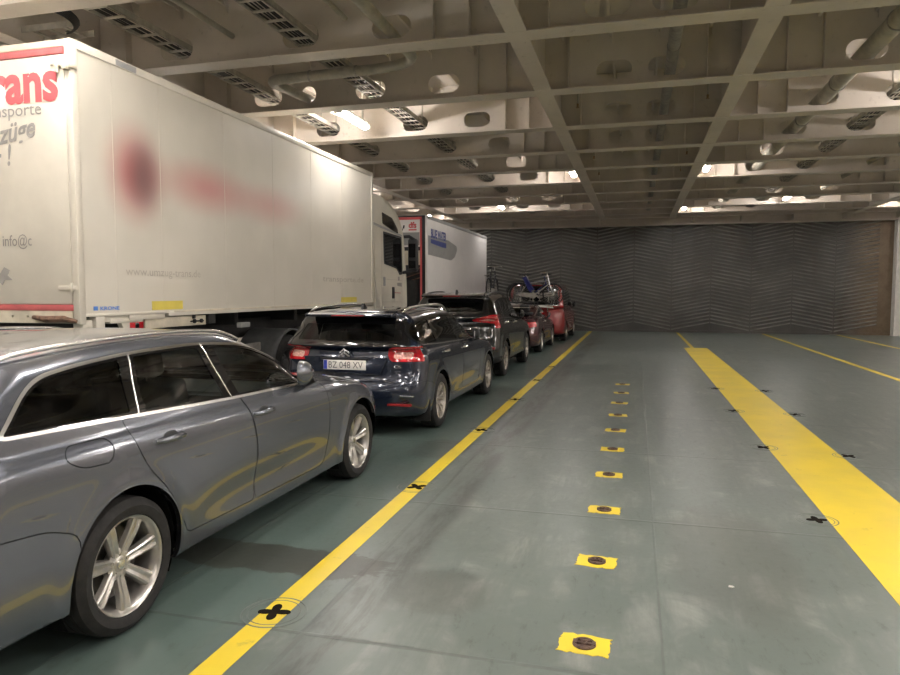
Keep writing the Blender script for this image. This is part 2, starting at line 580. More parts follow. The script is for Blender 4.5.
# lashing pots on yellow squares
def lashing_pot():
    t = thing('lashing_pot', '', 'lashing pot', (0, 0, 0))
    r = random.Random(3)
    pts = []
    w, h = 0.118, 0.088
    for (a, b_) in (((-w, -h), (w, -h)), ((w, -h), (w, h)), ((w, h), (-w, h)), ((-w, h), (-w, -h))):
        for i in range(10):
            q = i / 10
            j = 0.009
            pts.append((a[0] + (b_[0] - a[0]) * q + r.uniform(-j, j), a[1] + (b_[1] - a[1]) * q + r.uniform(-j, j)))
    MB().prism(pts, -0.005, 0.003, 'Z').build('painted_square', M['yellow'], t, smooth=0)
    pot = MB()
    pot.lathe([(0.0, 0.066), (0.012, 0.064), (0.018, 0.058), (0.016, 0.048), (0.006, 0.046), (0.003, 0.0)], (0, 0, 0), 'Z', 36)
    pot.box(-0.045, 0.045, -0.009, 0.009, 0.002, 0.017)
    pot.box(-0.062, -0.040, -0.02, 0.02, 0.004, 0.02).box(0.040, 0.062, -0.02, 0.02, 0.004, 0.02)
    pot.box(-0.028, 0.028, -0.04, -0.026, 0.002, 0.015).box(-0.028, 0.028, 0.026, 0.04, 0.002, 0.015)
    pot.v = [(a * 0.86, b_ * 0.86, c * 0.8) for a, b_, c in pot.v]
    pot.build('socket', M['pot'], t)
    MB().tube([(0.012 * math.cos(a), 0.012 * math.sin(a) - 0.004, 0.015) for a in np.linspace(0, 2 * PI, 12, endpoint=False)], 0.004, 6, closed=True).build('lashing_eye', M['pot'], t)
    return t


pot0 = lashing_pot()
potY = [3.23, 4.275, 5.325, 6.375, 7.43, 8.47, 9.52, 10.58, 11.65, 12.72]
order = ['first lashing pot from the camera, on the biggest ragged yellow square', 'second lashing pot from the camera on a yellow square',
         'third lashing pot from the camera on a yellow square', 'fourth lashing pot from the camera on a yellow square',
         'fifth lashing pot along the open lane on a yellow square', 'sixth lashing pot along the open lane on a yellow square',
         'seventh lashing pot along the open lane on a yellow square', 'third from last lashing pot of the open lane',
         'second from last lashing pot of the open lane', 'last lashing pot of the open lane, smallest to the eye']
for i, y in enumerate(potY):
    o = pot0 if i == 0 else dup(pot0)
    o.location = (-0.208 + rng.uniform(-0.004, 0.004), y, 0)
    o.rotation_euler = (0, 0, rng.uniform(-0.08, 0.08) + (PI if i % 3 == 1 else 0))
    o['label'] = 'rusty round ' + order[i]
    o['group'] = 'lashing pots down the open lane'


# four-lobed sockets set in ringed plates beside the lines
def clover(r0=0.10, r1=0.034, n=48):
    pts = []
    for i in range(n):
        a = 2 * PI * i / n
        c = abs(math.cos(2 * a)) ** 1.6
        pts.append(((r1 + (r0 - r1) * c) * math.cos(a), (r1 + (r0 - r1) * c) * math.sin(a)))
    return pts


def deck_socket():
    t = thing('deck_socket', '', 'deck socket', (0, 0, 0))
    MB().lathe([(-0.004, 0.198), (0.0022, 0.196), (0.0035, 0.190), (0.0022, 0.184), (-0.004, 0.182)], (0, 0, 0), 'Z', 48).build('weld_ring', M['floor'], t)
    MB().lathe([(-0.004, 0.162), (0.0022, 0.160), (0.0030, 0.156), (0.0022, 0.152), (-0.004, 0.150)], (0, 0, 0), 'Z', 48).build('inner_ring', M['floor'], t)
    MB().prism(clover(), -0.02, 0.005, 'Z').build('lashing_hole', M['dark_hole'], t, smooth=0)
    return t


ds0 = deck_socket()
spots = [(-1.81, 3.14, 'by the grey estate car'), (-1.80, 5.54, 'beside the front wheel of the grey estate car'),
         (-1.79, 8.06, 'beside the rear wheel of the navy estate car'), (-1.79, 10.5, 'beside the front wheel of the navy estate car'),
         (-1.79, 12.9, 'by the tail of the black crossover'), (-1.79, 15.3, 'by the front door of the black crossover'),
         (1.32, 5.50, 'first along the inner edge of the wide stripe'), (1.36, 7.95, 'second along the inner edge of the wide stripe'),
         (1.36, 10.3, 'third along the inner edge of the wide stripe'), (1.36, 12.6, 'last along the inner edge of the wide stripe'),
         (2.13, 7.75, 'first along the outer edge of the wide stripe'), (2.13, 10.2, 'second along the outer edge of the wide stripe'),
         (2.13, 12.5, 'last along the outer edge of the wide stripe')]
for i, (x, y, w) in enumerate(spots):
    o = ds0 if i == 0 else dup(ds0)
    o.location = (x, y, 0)
    o.rotation_euler = (0, 0, 0.2 + 0.5 * (i % 3))
    o.scale = (0.88, 0.88, 1) if x < 0 else (0.75, 0.75, 1)
    o['label'] = ('dark four-lobed socket on the yellow line ' + w) if x < 0 else 'dark four-lobed socket, ' + w
    o['group'] = 'four-lobed lashing sockets in the deck'


tag(MB().prism([(-0.016, -0.008), (0.004, -0.013), (0.018, -0.002), (0.012, 0.011), (-0.010, 0.012)], 0.0, 0.004, 'Z').build('paper_scrap', M['white_paint'], smooth=0),
    'tiny white scrap lying on the deck between the lashing pots and the wide stripe', 'litter').location = (0.555, 4.102, 0.0005)


# ------------------------------------------------------------------ setting: walls
def ramp_material():
    m, nt, b = new_mat('stern_ramp')
    co = objco(nt)
    sep = nn(nt, 'ShaderNodeSeparateXYZ', {0: co})
    f = noise(nt, 0.55, 5, 0.6, co)
    f2 = noise(nt, 5, 6, 0.7, co)
    vst = nn(nt, 'ShaderNodeMapping', {'Vector': co, 'Scale': (1.0, 1.0, 0.18)}).outputs[0]
    f3 = noise(nt, 1.6, 5, 0.65, vst, 0.4)
    right = ramp(nt, sep.outputs[0], 7.6, 8.7)
    base = mix(nt, ramp(nt, f, 0.3, 0.7), (0.060, 0.059, 0.054), (0.098, 0.094, 0.084))
    base = mix(nt, mth(nt, 'MULTIPLY', ramp(nt, f3, 0.5, 0.72), 0.6), base, (0.055, 0.036, 0.024))
    base = mix(nt, mth(nt, 'MULTIPLY', right, 0.85), base, mix(nt, ramp(nt, f2, 0.3, 0.7), (0.13, 0.088, 0.05), (0.20, 0.145, 0.09)))
    nt.links.new(base, b.inputs['Base Color'])
    b.inputs['Roughness'].default_value = 0.42
    b.inputs['Metallic'].default_value = 0.25
    bp = nn(nt, 'ShaderNodeBump', {'Height': f2, 'Strength': 0.3, 'Distance': 0.01})
    nt.links.new(bp.outputs[0], b.inputs['Normal'])
    return m


M['ramp'] = ramp_material()
M['ramp_rib'] = simple('worn_tread', (0.21, 0.205, 0.19), 0.4, 0.3, 0.35, 1.2)
wall_back = struct(MB().box(XL, 9.36, YF, YF + 0.3, 0, ZD).build('wall_back', M['ramp'], smooth=0))
ribs = MB()
half = 1.50
z = 0.12
while z < 4.4:
    x = -10.6
    k = 0
    while x < 8.2:
        x1 = min(x + half, 9.0)
        za, zb = (z, z + 0.30) if k % 2 == 0 else (z + 0.30, z)
        g = 0.02
        wv = 0.028
        vs = [(x + g, YF, za - wv), (x1 - g, YF, zb - wv), (x1 - g, YF, zb + wv), (x + g, YF, za + wv),
              (x + g, YF - 0.03, za - wv * 0.3), (x1 - g, YF - 0.03, zb - wv * 0.3), (x1 - g, YF - 0.03, zb + wv * 0.3), (x + g, YF - 0.03, za + wv * 0.3)]
        ribs.add(vs, [(4, 5, 6, 7), (0, 1, 5, 4), (2, 3, 7, 6), (0, 4, 7, 3), (1, 2, 6, 5)])
        x = x1
        k += 1
    z += 0.145
struct(ribs.build('tread_rib', M['ramp_rib'], wall_back, smooth=0))
seamb = MB()
for k in range(0, 13):
    xx = -10.6 + half * k
    seamb.box(xx - 0.018, xx + 0.018, YF - 0.03, YF + 0.01, 0.05, 4.45)
seamb.box(XL, 9.3, YF - 0.05, YF + 0.01, 0.0, 0.09)
struct(seamb.build('wall_trim', M['ramp'], wall_back, smooth=0))
M['wallpaint'] = M['web']
wl = struct(MB().box(XL - 0.3, XL, YB, YF + 0.6, 0, ZD).build('wall_left', M['plate'], smooth=0))
for k in range(14):
    y = -10 + k * 2.9
    struct(MB().box(XL, XL + 0.28, y - 0.01, y + 0.01, 0, ZD).build('wall_trim', M['web'], wl, smooth=0))
wr = struct(MB().box(XR, XR + 0.3, YB, YF + 0.6, 0, ZD).build('wall_right', M['plate'], smooth=0))
for k in range(14):
    y = -10 + k * 2.9
    struct(MB().box(XR - 0.28, XR, y - 0.01, y + 0.01, 0, ZD).build('wall_trim', M['web'], wr, smooth=0))
struct(MB().box(XL - 0.3, XR + 0.3, YB - 0.3, YB, 0, ZD).build('wall_front', M['plate'], smooth=0))
wb2 = MB().box(9.36, XR, YF - 0.02, YF + 0.3, 0, ZD)
wb2.box(9.40, 9.62, YF - 0.32, YF, 0, ZD)
wb2.box(9.36, 9.42, YF - 0.36, YF - 0.02, 0, ZD)
struct(wb2.build('wall_corner', M['white_paint'], smooth=0))

# ------------------------------------------------------------------ setting: deck above, beams
ceil = struct(MB().box(XL - 0.3, XR + 0.3, YB - 0.3, YF + 0.6, ZD, ZD + 0.1).build('ceiling', M['plate'], smooth=0))
GX = [-7.1, -1.36, 1.34, 7.84]
sx = []
x = XL + 0.45
while x < XR - 0.2:
    if min(abs(x - g) for g in GX) > 0.2:
        sx.append(x)
    x += 0.675
st0 = None
for x in sx:
    if st0 is None:
        st0 = struct(MB().box(-0.006, 0.006, YB, YF, ZD - 0.15, ZD + 0.01).box(-0.006, 0.028, YB, YF, ZD - 0.17, ZD - 0.148).build('ceiling_stiffener', M['web'], ceil, smooth=0))
        st0.location = (x, 0, 0)
    else:
        o = st0.copy()
        COL.objects.link(o)
        o.location = (x, 0, 0)

HX = [-9.6, -8.3, -5.9, -4.1, -2.9, -0.36, 0.36, 2.87, 4.05, 5.6, 8.9, 10.4]
BY = [8.0, 10.34, 12.62, 14.78, 16.9, 19.0, 21.15, 23.3, 25.3, 27.25]
BYall = [-8.9, -6.8, -4.7, -2.6, -0.5, 1.6, 3.75, 5.9] + BY
for bi, y in enumerate(BYall):
    holes = [stadium(hx, 4.86, 0.50, 0.27) for hx in HX]
    if abs(y - 10.34) < 0.01:
        holes.append(circle(-5.17, 4.86, 0.13))
    # notches for the stiffeners run right to the plate, so stiffeners simply pass through
    mb = MB().prism([(XL, ZB + 0.012), (XR, ZB + 0.012), (XR, ZD), (XL, ZD)], y - 0.006, y + 0.006, 'Y', holes)
    b0 = struct(mb.build('ceiling_beam', M['web'], smooth=0))
    struct(MB().box(XL, XR, y - 0.15, y + 0.15, ZB, ZB + 0.02).build('beam_flange', M['flange'], b0, bevel=0.004, smooth=0))
    vb = MB()
    for g in (-2.35, -1.92, -1.0, 0.9, 1.9, 2.35, -6.6, -7.6, 7.3, 8.3, 6.4):
        vb.box(g - 0.006, g + 0.006, y - 0.12, y, ZB + 0.02, ZD)
    struct(vb.build('beam_stiffener', M['web'], b0, smooth=0))
    # doubler plates standing proud of the web on the lamp bays
for g in GX:
    mb = MB().box(g - 0.006, g + 0.006, YB, YF, ZB + 0.024, ZD)
    b0 = struct(mb.build('ceiling_girder', M['web'], smooth=0))
    struct(MB().box(g - 0.12, g + 0.12, YB, YF, ZB + 0.004, ZB + 0.024).build('girder_flange', M['flange'], b0, smooth=0))
# header over the ramp
hd = MB().box(XL, XR, 29.16, 29.19, 4.36, ZD).box(XL, XR, 28.95, 29.4, 4.34, 4.37).box(XL, XR, 28.55, 28.58, 4.62, ZD).box(XL, XR, 28.45, 28.75, 4.60, 4.62)
xx = XL + 0.5
while xx < XR:
    hd.box(xx, xx + 0.015, 28.58, 29.16, 4.40, ZD)
    xx += 1.8
struct(hd.build('ceiling_beam', M['web'], smooth=0))

# ------------------------------------------------------------------ lamps


def ceiling_lamp():
    t = thing('ceiling_lamp', '', 'ceiling lamp', (0, 0, 0))
    MB().box(-0.05, 0.05, -0.62, 0.62, 0.02, 0.07).box(-0.02, 0.02, -0.45, -0.42, 0.07, 0.70).box(-0.02, 0.02, 0.42, 0.45, 0.07, 0.70).build('housing', M['lampbox'], t, 0.008)
    MB().tube([(0, -0.58, -0.025), (0, 0.58, -0.025)], 0.060, 14, flat=0.75).build('diffuser', M['tube'], t)
    for e in (-0.61, 0.61):
        MB().box(-0.07, 0.07, e - 0.025, e + 0.025, -0.06, 0.02).build('end_cap', M['lampbox'], t, 0.006)
    return t


lamp0 = ceiling_lamp()
lamp_words = ['glowing tube lamp over the white truck box, the largest lamp in view', 'glowing tube lamp on the far side of the hall, beyond the wide stripe',
              'glowing lamp beside the girder over the car lane', 'bright lamp beside the girder over the wide yellow stripe',
              'glowing lamp ahead of the second trailer, second from the ramp', 'bright lamp over the far lanes near the ramp',
              'small bright lamp next to the girder just before the ramp', 'bright lamp nearest the white pillar by the ramp', 'glowing lamp directly above the white semi-trailer']
for i, (x, y) in enumerate(LAMPS):
    o = lamp0 if i == 0 else dup(lamp0)
    o.location = (x, y, 4.72)
    o.scale = (1, 0.68, 1) if 2 <= i <= 8 else (1, 1, 1)
    o['label'] = lamp_words[i] if i < len(lamp_words) else 'unseen tube lamp under the deck, one of a set mostly added to brighten the hall'
    o['group'] = 'tube lamps under the deck'


# ------------------------------------------------------------------ pipes, trays
def tray(x, y0, y1, z, label):
    t = thing('cable_tray', label, 'cable tray', (x, y0, z), group='ladder cable trays under the deck')
    L = y1 - y0
    MB().box(-0.16, -0.148, 0, L, -0.03, 0.045).box(-0.16, -0.135, 0, L, -0.03, -0.024).box(0.148, 0.16, 0, L, -0.03, 0.045).box(0.135, 0.16, 0, L, -0.03, -0.024).build('tray_rails', M['tray'], t, smooth=0)
    r0 = MB().box(-0.15, 0.15, -0.024, 0.024, -0.028, -0.012).build('rung', M['tray'], t, smooth=0)
    y = 0.1
    first = True
    while y < L:
        o = r0 if first else r0.copy()
        if not first:
            COL.objects.link(o)
        first = False
        o.location = (0, y, 0)
        y += 0.29
    cb = MB()
    for j in range(5):
        xx = -0.11 + 0.045 * j + rng.uniform(-0.01, 0.01)
        pts = [(xx + rng.uniform(-0.012, 0.012), yy, -0.002 + rng.uniform(0, 0.01)) for yy in np.arange(0, L, 0.5)]
        cb.tube(pts, 0.011, 6)
    cb.build('cable_bundle', M['cable'], t)
    y = 0.8
    while y < L - 0.3:
        MB().box(-0.15, 0.15, y, y + 0.03, -0.034, -0.028).box(-0.165, -0.15, y, y + 0.03, -0.034, ZD - z).box(0.15, 0.165, y, y + 0.03, -0.034, ZD - z).build('hanger_frame', M['tray'], t, smooth=0)
        y += 2.2
    return t


tray(-5.88, 3.0, 29.0, 4.875, 'ladder cable tray above the white truck box')
tray(-4.12, 3.0, 29.0, 4.875, 'ladder cable tray above the gap between truck and cars')
tray(4.05, 3.0, 29.0, 4.875, 'ladder cable tray beside the large pipe over the far lanes')


def bend(pts, r, k=6):
    """round the corners of a polyline"""
    P = [Vector(p) for p in pts]
    out = [P[0]]
    for i in range(1, len(P) - 1):
        a = P[i] + (P[i - 1] - P[i]).normalized() * r
        b = P[i] + (P[i + 1] - P[i]).normalized() * r
        for j in range(k + 1):
            q = j / k
            out.append(a * (1 - q) ** 2 + P[i] * 2 * q * (1 - q) + b * q * q)
    out.append(P[-1])
    return out


def pipe(pts, r, label, mat='pipe', flanges=(), rad=0.2):
    o = MB().tube(bend(pts, rad), r, 20).build('pipe', M[mat])
    tag(o, label, 'pipe', 'pipes under the deck')
    for (p, d) in flanges:
        p, d = Vector(p), Vector(d)
        MB().cyl(p - d * 0.012, p + d * 0.012, r * 1.12, 20).build('coupling', M['galv'], o)
    return o


pipe([(0.42, -5, 4.88), (0.42, 28.4, 4.88)], 0.08, 'pale pipe running above the row of lashing pots', 'galv', [((0.42, 9.6, 4.88), (0, 1, 0)), ((0.42, 13.8, 4.88), (0, 1, 0))])
pipe([(2.90, -5, 4.845), (2.90, 28.4, 4.845)], 0.115, 'thick grey pipe running over the lanes beyond the wide stripe', 'pipe', [((2.9, y_, 4.845), (0, 1, 0)) for y_ in (9.3, 11.8, 14.1)])
pipe([(-2.92, -5, 4.88), (-2.92, 9.0, 4.80), (-3.3, 9.05, 4.74), (-5.17, 9.05, 4.71), (-5.17, 11.6, 4.87)], 0.07, 'bent cream pipe turning towards the truck between two beams', 'pipe',
     [((-3.8, 9.05, 4.734), (1, 0, 0)), ((-4.5, 9.05, 4.722), (1, 0, 0))], 0.22)
pipe([(-3.45, 3, 4.98), (-3.45, 7.9, 4.98)], 0.03, 'thin pipe beside the bent cream pipe', 'pipe')
pipe([(-5.05, 3, 4.95), (-5.05, 7.98, 4.95)], 0.035, 'thin grey pipe between the two cable trays', 'pipe')
pipe([(5.55, 3, 4.9), (5.55, 28, 4.9)], 0.06, 'thin pipe beyond the third cable tray', 'pipe')
# cross tray and slack cable loops high over the rear of the truck
t = thing('cable_tray', 'short branching cable tray with slack cables over the tail of the truck box', 'cable tray', (-6.15, 6.9, 4.78), group='ladder cable trays under the deck')
MB().box(-2.2, -0.2, -0.17, -0.155, -0.03, 0.04).box(-2.2, -0.2, 0.155, 0.17, -0.03, 0.04).build('tray_rails', M['tray'], t, smooth=0)
for k in range(9):
    MB().box(-2.1 + 0.22 * k - 0.02, -2.1 + 0.22 * k + 0.02, -0.16, 0.16, -0.028, -0.012).build('rung', M['tray'], t, smooth=0)
cb = MB()
for k in range(6):
    r_ = 0.26 + 0.035 * k
    cb.tube([(-0.1 - r_ + r_ * math.cos(a) * 1.0, -0.35 + r_ * math.sin(a), -0.02 + 0.02 * k - 0.05 * math.sin(a)) for a in np.linspace(-PI / 2, PI / 2, 14)], 0.012, 6)
cb.build('cable_bundle', M['cable'], t)


def sprinkler(x, y, lab):
    t = thing('sprinkler', lab, 'sprinkler', (x, y, 4.62), group='sprinkler heads hanging between the beams')
    MB().cyl((0, 0, 0.03), (0, 0, ZD - 4.62), 0.014, 8).build('drop_pipe', M['pipe'], t)
    MB().cyl((0, 0, 0.0), (0, 0, 0.05), 0.018, 10).cyl((0, 0, -0.012), (0, 0, -0.006), 0.03, 10).cyl((0, 0, -0.01), (0, 0, 0.01), 0.008, 6).build('nozzle', M['copper'], t)


for i, (y, w) in enumerate(((11.3, 'first'), (15.7, 'second'), (17.85, 'third'))):
    sprinkler(-0.95, y, 'thin sprinkler head over the open lane, %s pair from the camera, car side' % w)
    sprinkler(1.0, y, 'thin sprinkler head over the open lane, %s pair from the camera, stripe side' % w)


# bulb lugs on the webs (brackets between stiffeners)
for bi, y in enumerate(BYall):
    if y < 3:
        continue
    lug = MB()
    for x in sx:
        lug.prism([(y - 0.16, ZD - 0.01), (y, ZD - 0.01), (y, ZD - 0.26), (y - 0.04, ZD - 0.26)], x + 0.03, x + 0.042, 'X')
    struct(lug.build('ceiling_trim', M['web'], ceil, smooth=0))
# ------------------------------------------------------------------ vehicles: body shell from feature lines, cut into panels
def pchip(xs, ys, xq):
    """monotone cubic through ys (K, ...) at xs (K) evaluated at xq"""
    xs = np.asarray(xs, float)
    ys = np.asarray(ys, float)
    K = len(xs)
    sh = (-1,) + (1,) * (ys.ndim - 1)
    h = np.diff(xs)
    dl = np.diff(ys, axis=0) / h.reshape(sh)
    m = np.zeros_like(ys)
    if K > 2:
        a, b = dl[:-1], dl[1:]
        w1 = (2 * h[1:] + h[:-1]).reshape(sh)
        w2 = (h[1:] + 2 * h[:-1]).reshape(sh)
        ok = (a * b) > 1e-14
        den = np.where(ok, w1 / np.where(ok, a, 1) + w2 / np.where(ok, b, 1), 1)
        m[1:-1] = np.where(ok, (w1 + w2) / den, 0)
    m[0] = dl[0]
    m[-1] = dl[-1]
    xq = np.asarray(xq, float)
    i = np.clip(np.searchsorted(xs, xq, side='right') - 1, 0, K - 2)
    t = ((xq - xs[i]) / h[i]).reshape(sh)
    hh = h[i].reshape(sh)
    return (ys[i] * (2 * t ** 3 - 3 * t ** 2 + 1) + m[i] * hh * (t ** 3 - 2 * t ** 2 + t)
            + ys[i + 1] * (-2 * t ** 3 + 3 * t ** 2) + m[i + 1] * hh * (t ** 3 - t ** 2))


def resample(P, n, endpoint):
    d = np.r_[0, np.cumsum(np.linalg.norm(np.diff(P, axis=0), axis=1))]
    q = np.linspace(0, d[-1], n, endpoint=endpoint)
    return np.stack([np.interp(q, d, P[:, k]) for k in range(P.shape[1])], 1)


def half_ring(r, NR, NS, NF):
    """one feature line from rear centre round the side to front centre. r: yr,zr,yf,zf,W,z=[(y,z)],Lr,Lf,nr,nf"""
    W, yr, yf = r['W'], r['yr'], r['yf']
    Lr, Lf, nr, nf = r.get('Lr', 0.42), r.get('Lf', 0.7), r.get('nr', 2.6), r.get('nf', 2.4)
    th = np.linspace(0, PI / 2, 240)
    a = np.stack([W * np.sin(th) ** (2 / nr), yr + Lr - Lr * np.cos(th) ** (2 / nr)], 1)
    b = np.stack([W * np.cos(th) ** (2 / nf), yf - Lf + Lf * np.sin(th) ** (2 / nf)], 1)
    s = np.linspace(yr + Lr, yf - Lf, NS, endpoint=False)
    P = np.concatenate([resample(a, NR, False), np.stack([np.full(NS, W), s], 1), resample(b, NF, True)])
    zc = np.array(r['z'], float)
    if len(zc) > 1:
        zs = pchip(zc[:, 0], zc[:, 1], np.clip(P[:, 1], max(zc[0, 0], yr + Lr * 0.7), min(zc[-1, 0], yf - Lf * 0.5)))
    else:
        zs = np.full(len(P), zc[0, 1])
    e = 1 - np.clip(P[:, 0] / max(W, 1e-6), 0, 1) ** 3
    rear = np.arange(len(P)) < NR
    front = np.arange(len(P)) >= NR + NS
    z = zs.copy()
    z[rear] = zs[rear] * (1 - e[rear]) + r['zr'] * e[rear]
    z[front] = zs[front] * (1 - e[front]) + r['zf'] * e[front]
    wm = r.get('wm')
    x = P[:, 0]
    if wm:
        wm = np.array(wm, float)
        x = x * pchip(wm[:, 0], wm[:, 1], np.clip(P[:, 1], wm[0, 0], wm[-1, 0]))
    return np.stack([x, P[:, 1], z], 1)


def shell(rows, NR, NS, NF, step):
    R = np.array([half_ring(r, NR, NS, NF) for r in rows])
    ch = np.linalg.norm(np.diff(R, axis=0), axis=2).mean(axis=1)
    s = np.r_[0, np.cumsum(np.maximum(ch, 0.015))]
    q = []
    for i in range(len(rows) - 1):
        n = max(2, int(np.ceil(np.linalg.norm(R[i + 1] - R[i], axis=1).mean() / step)))
        q += list(np.linspace(s[i], s[i + 1], n, endpoint=False))
    q.append(s[-1])
    return pchip(s, R, q)


def grid_mesh(G):
    """G (rows, cols, 3) right half -> mirrored closed shell, with smooth normals"""
    K, C, _ = G.shape
    L = G[:, ::-1].copy()
    L[..., 0] *= -1
    A = np.concatenate([G, L[:, 1:-1]], 1)
    A[:, 0, 0] = 0
    A[:, C - 1, 0] = 0
    T = A.shape[1]
    V = A.reshape(-1, 3)
    F = [(k * T + i, k * T + (i + 1) % T, (k + 1) * T + (i + 1) % T, (k + 1) * T + i) for k in range(K - 1) for i in range(T)]
    F = np.array(F)
    n = np.cross(V[F[:, 2]] - V[F[:, 0]], V[F[:, 3]] - V[F[:, 1]])
    N = np.zeros_like(V)
    for j in range(4):
        np.add.at(N, F[:, j], n)
    N /= np.maximum(np.linalg.norm(N, axis=1, keepdims=True), 1e-12)
    if (N * (V - V.mean(0))).sum() < 0:
        N = -N
        F = F[:, ::-1]
    return V, N, [tuple(int(i) for i in f) for f in F]


def compact(V, N, F):
    if not F:
        return np.zeros((0, 3)), np.zeros((0, 3)), []
    used = sorted({i for f in F for i in f})
    mp = {a: b for b, a in enumerate(used)}
    return V[used], N[used], [tuple(mp[i] for i in f) for f in F]


def clip(mesh, d):
    """split along d=0; returns (inside d<0, outside)"""
    V, N, F = mesh
    if not len(F):
        return mesh, mesh
    d = np.where(np.abs(d) < 1e-6, 1e-6, d)
    neg = d < 0
    nl = neg.tolist()
    nv, nnm, ek = [], [], {}
    base = len(V)
    ins, outs = [], []

    def cut(i, j):
        k = (i, j) if i < j else (j, i)
        if k not in ek:
            t = d[k[0]] / (d[k[0]] - d[k[1]])
            ek[k] = base + len(nv)
            nv.append(V[k[0]] * (1 - t) + V[k[1]] * t)
            q = N[k[0]] * (1 - t) + N[k[1]] * t
            nnm.append(q / max(np.linalg.norm(q), 1e-12))
        return ek[k]
    for f in F:
        s = sum(nl[i] for i in f)
        if s == len(f):
            ins.append(f)
        elif s == 0:
            outs.append(f)
        else:
            a, b = [], []
            for k in range(len(f)):
                i, j = f[k], f[(k + 1) % len(f)]
                (a if nl[i] else b).append(i)
                if nl[i] != nl[j]:
                    c = cut(i, j)
                    a.append(c)
                    b.append(c)
            if len(a) > 2:
                ins.append(tuple(a))
            if len(b) > 2:
                outs.append(tuple(b))
    if nv:
        V = np.concatenate([V, np.array(nv)])
        N = np.concatenate([N, np.array(nnm)])
    return compact(V, N, ins), compact(V, N, outs)


def merge(*ms):
    V, N, F, b = [], [], [], 0
    for m in ms:
        if len(m[2]):
            V.append(m[0]); N.append(m[1])
            F += [tuple(i + b for i in f) for f in m[2]]
            b += len(m[0])
    return (np.concatenate(V), np.concatenate(N), F) if V else (np.zeros((0, 3)), np.zeros((0, 3)), [])


def rpoly(pts, r=0.03, k=4):
    P = [np.array(p, float) for p in pts]
    rr = r if hasattr(r, '__len__') else [r] * len(P)
    out = []
    for i in range(len(P)):
        a, c, b = P[i - 1], P[i], P[(i + 1) % len(P)]
        la, lb = np.linalg.norm(a - c), np.linalg.norm(b - c)
        q = min(rr[i], la * 0.48, lb * 0.48)
        if q < 1e-4:
            out.append(tuple(c))
            continue
        p0, p1 = c + (a - c) / la * q, c + (b - c) / lb * q
        for j in range(k + 1):
            t = j / k
            out.append(tuple(p0 * (1 - t) ** 2 + c * 2 * t * (1 - t) + p1 * t * t))
    return out


def sdf_poly(P, poly):
    A = np.array(poly, float)
    B = np.roll(A, -1, axis=0)
    best = np.full(len(P), 1e9)
    inside = np.zeros(len(P), bool)
    for a, b in zip(A, B):
        e = b - a
        w = P - a
        t = np.clip((w @ e) / max(e @ e, 1e-12), 0, 1)
        best = np.minimum(best, np.linalg.norm(w - t[:, None] * e, axis=1))
        c = ((a[1] <= P[:, 1]) != (b[1] <= P[:, 1]))
        if abs(e[1]) > 1e-12:
            xi = a[0] + (P[:, 1] - a[1]) * e[0] / e[1]
            inside ^= c & (P[:, 0] < xi)
    return np.where(inside, -best, best)


def sdf_line(P, pts):
    best = np.full(len(P), 1e9)
    A = np.array(pts, float)
    for a, b in zip(A[:-1], A[1:]):
        e = b - a
        w = P - a
        t = np.clip((w @ e) / max(e @ e, 1e-12), 0, 1)
        best = np.minimum(best, np.linalg.norm(w - t[:, None] * e, axis=1))
    return best


def side(V, poly, lim=0.45, sgn=0):
    x = np.abs(V[:, 0]) if sgn == 0 else V[:, 0] * sgn
    return np.maximum(sdf_poly(V[:, 1:3], poly), lim - x)


def rear(V, poly, ymax, slope=0.0):
    return np.maximum(sdf_poly(np.stack([np.abs(V[:, 0]), V[:, 2]], 1), poly), V[:, 1] - ymax - slope * V[:, 2])


def front(V, poly, ymin):
    return np.maximum(sdf_poly(np.stack([np.abs(V[:, 0]), V[:, 2]], 1), poly), ymin - V[:, 1])


def put(name, mesh, mat, parent, off=0.0):
    V, N, F = mesh
    if not len(F):
        return None
    me = bpy.data.meshes.new(name)
    me.from_pydata((V + N * off).tolist(), [], F)
    me.shade_smooth()
    me.normals_split_custom_set_from_vertices(N.tolist())
    return link(name, me, mat, parent)


def put_sides(name, mesh, mat, parent, off=0.0):
    out = []
    for sgn in (1, -1):
        h, _ = clip(mesh, -sgn * mesh[0][:, 0] + 1e-4) if len(mesh[2]) else (mesh, mesh)
        out.append(put(name, h, mat, parent, off))
    return out


def lip(mesh, cond, vec_fn, close=None):
    """strip grown from the open border of mesh where cond(p) holds, along vec_fn(p)"""
    V, N, F = mesh
    cnt = {}
    for f in F:
        for k in range(len(f)):
            e = (f[k], f[(k + 1) % len(f)])
            cnt[tuple(sorted(e))] = cnt.get(tuple(sorted(e)), 0) + 1
    mb = MB()
    for (i, j), c in cnt.items():
        if c == 1 and cond(V[i]) and cond(V[j]):
            a, b = V[i], V[j]
            mb.add([a, b, b + vec_fn(b), a + vec_fn(a)], [(0, 1, 2, 3)])
    return mb


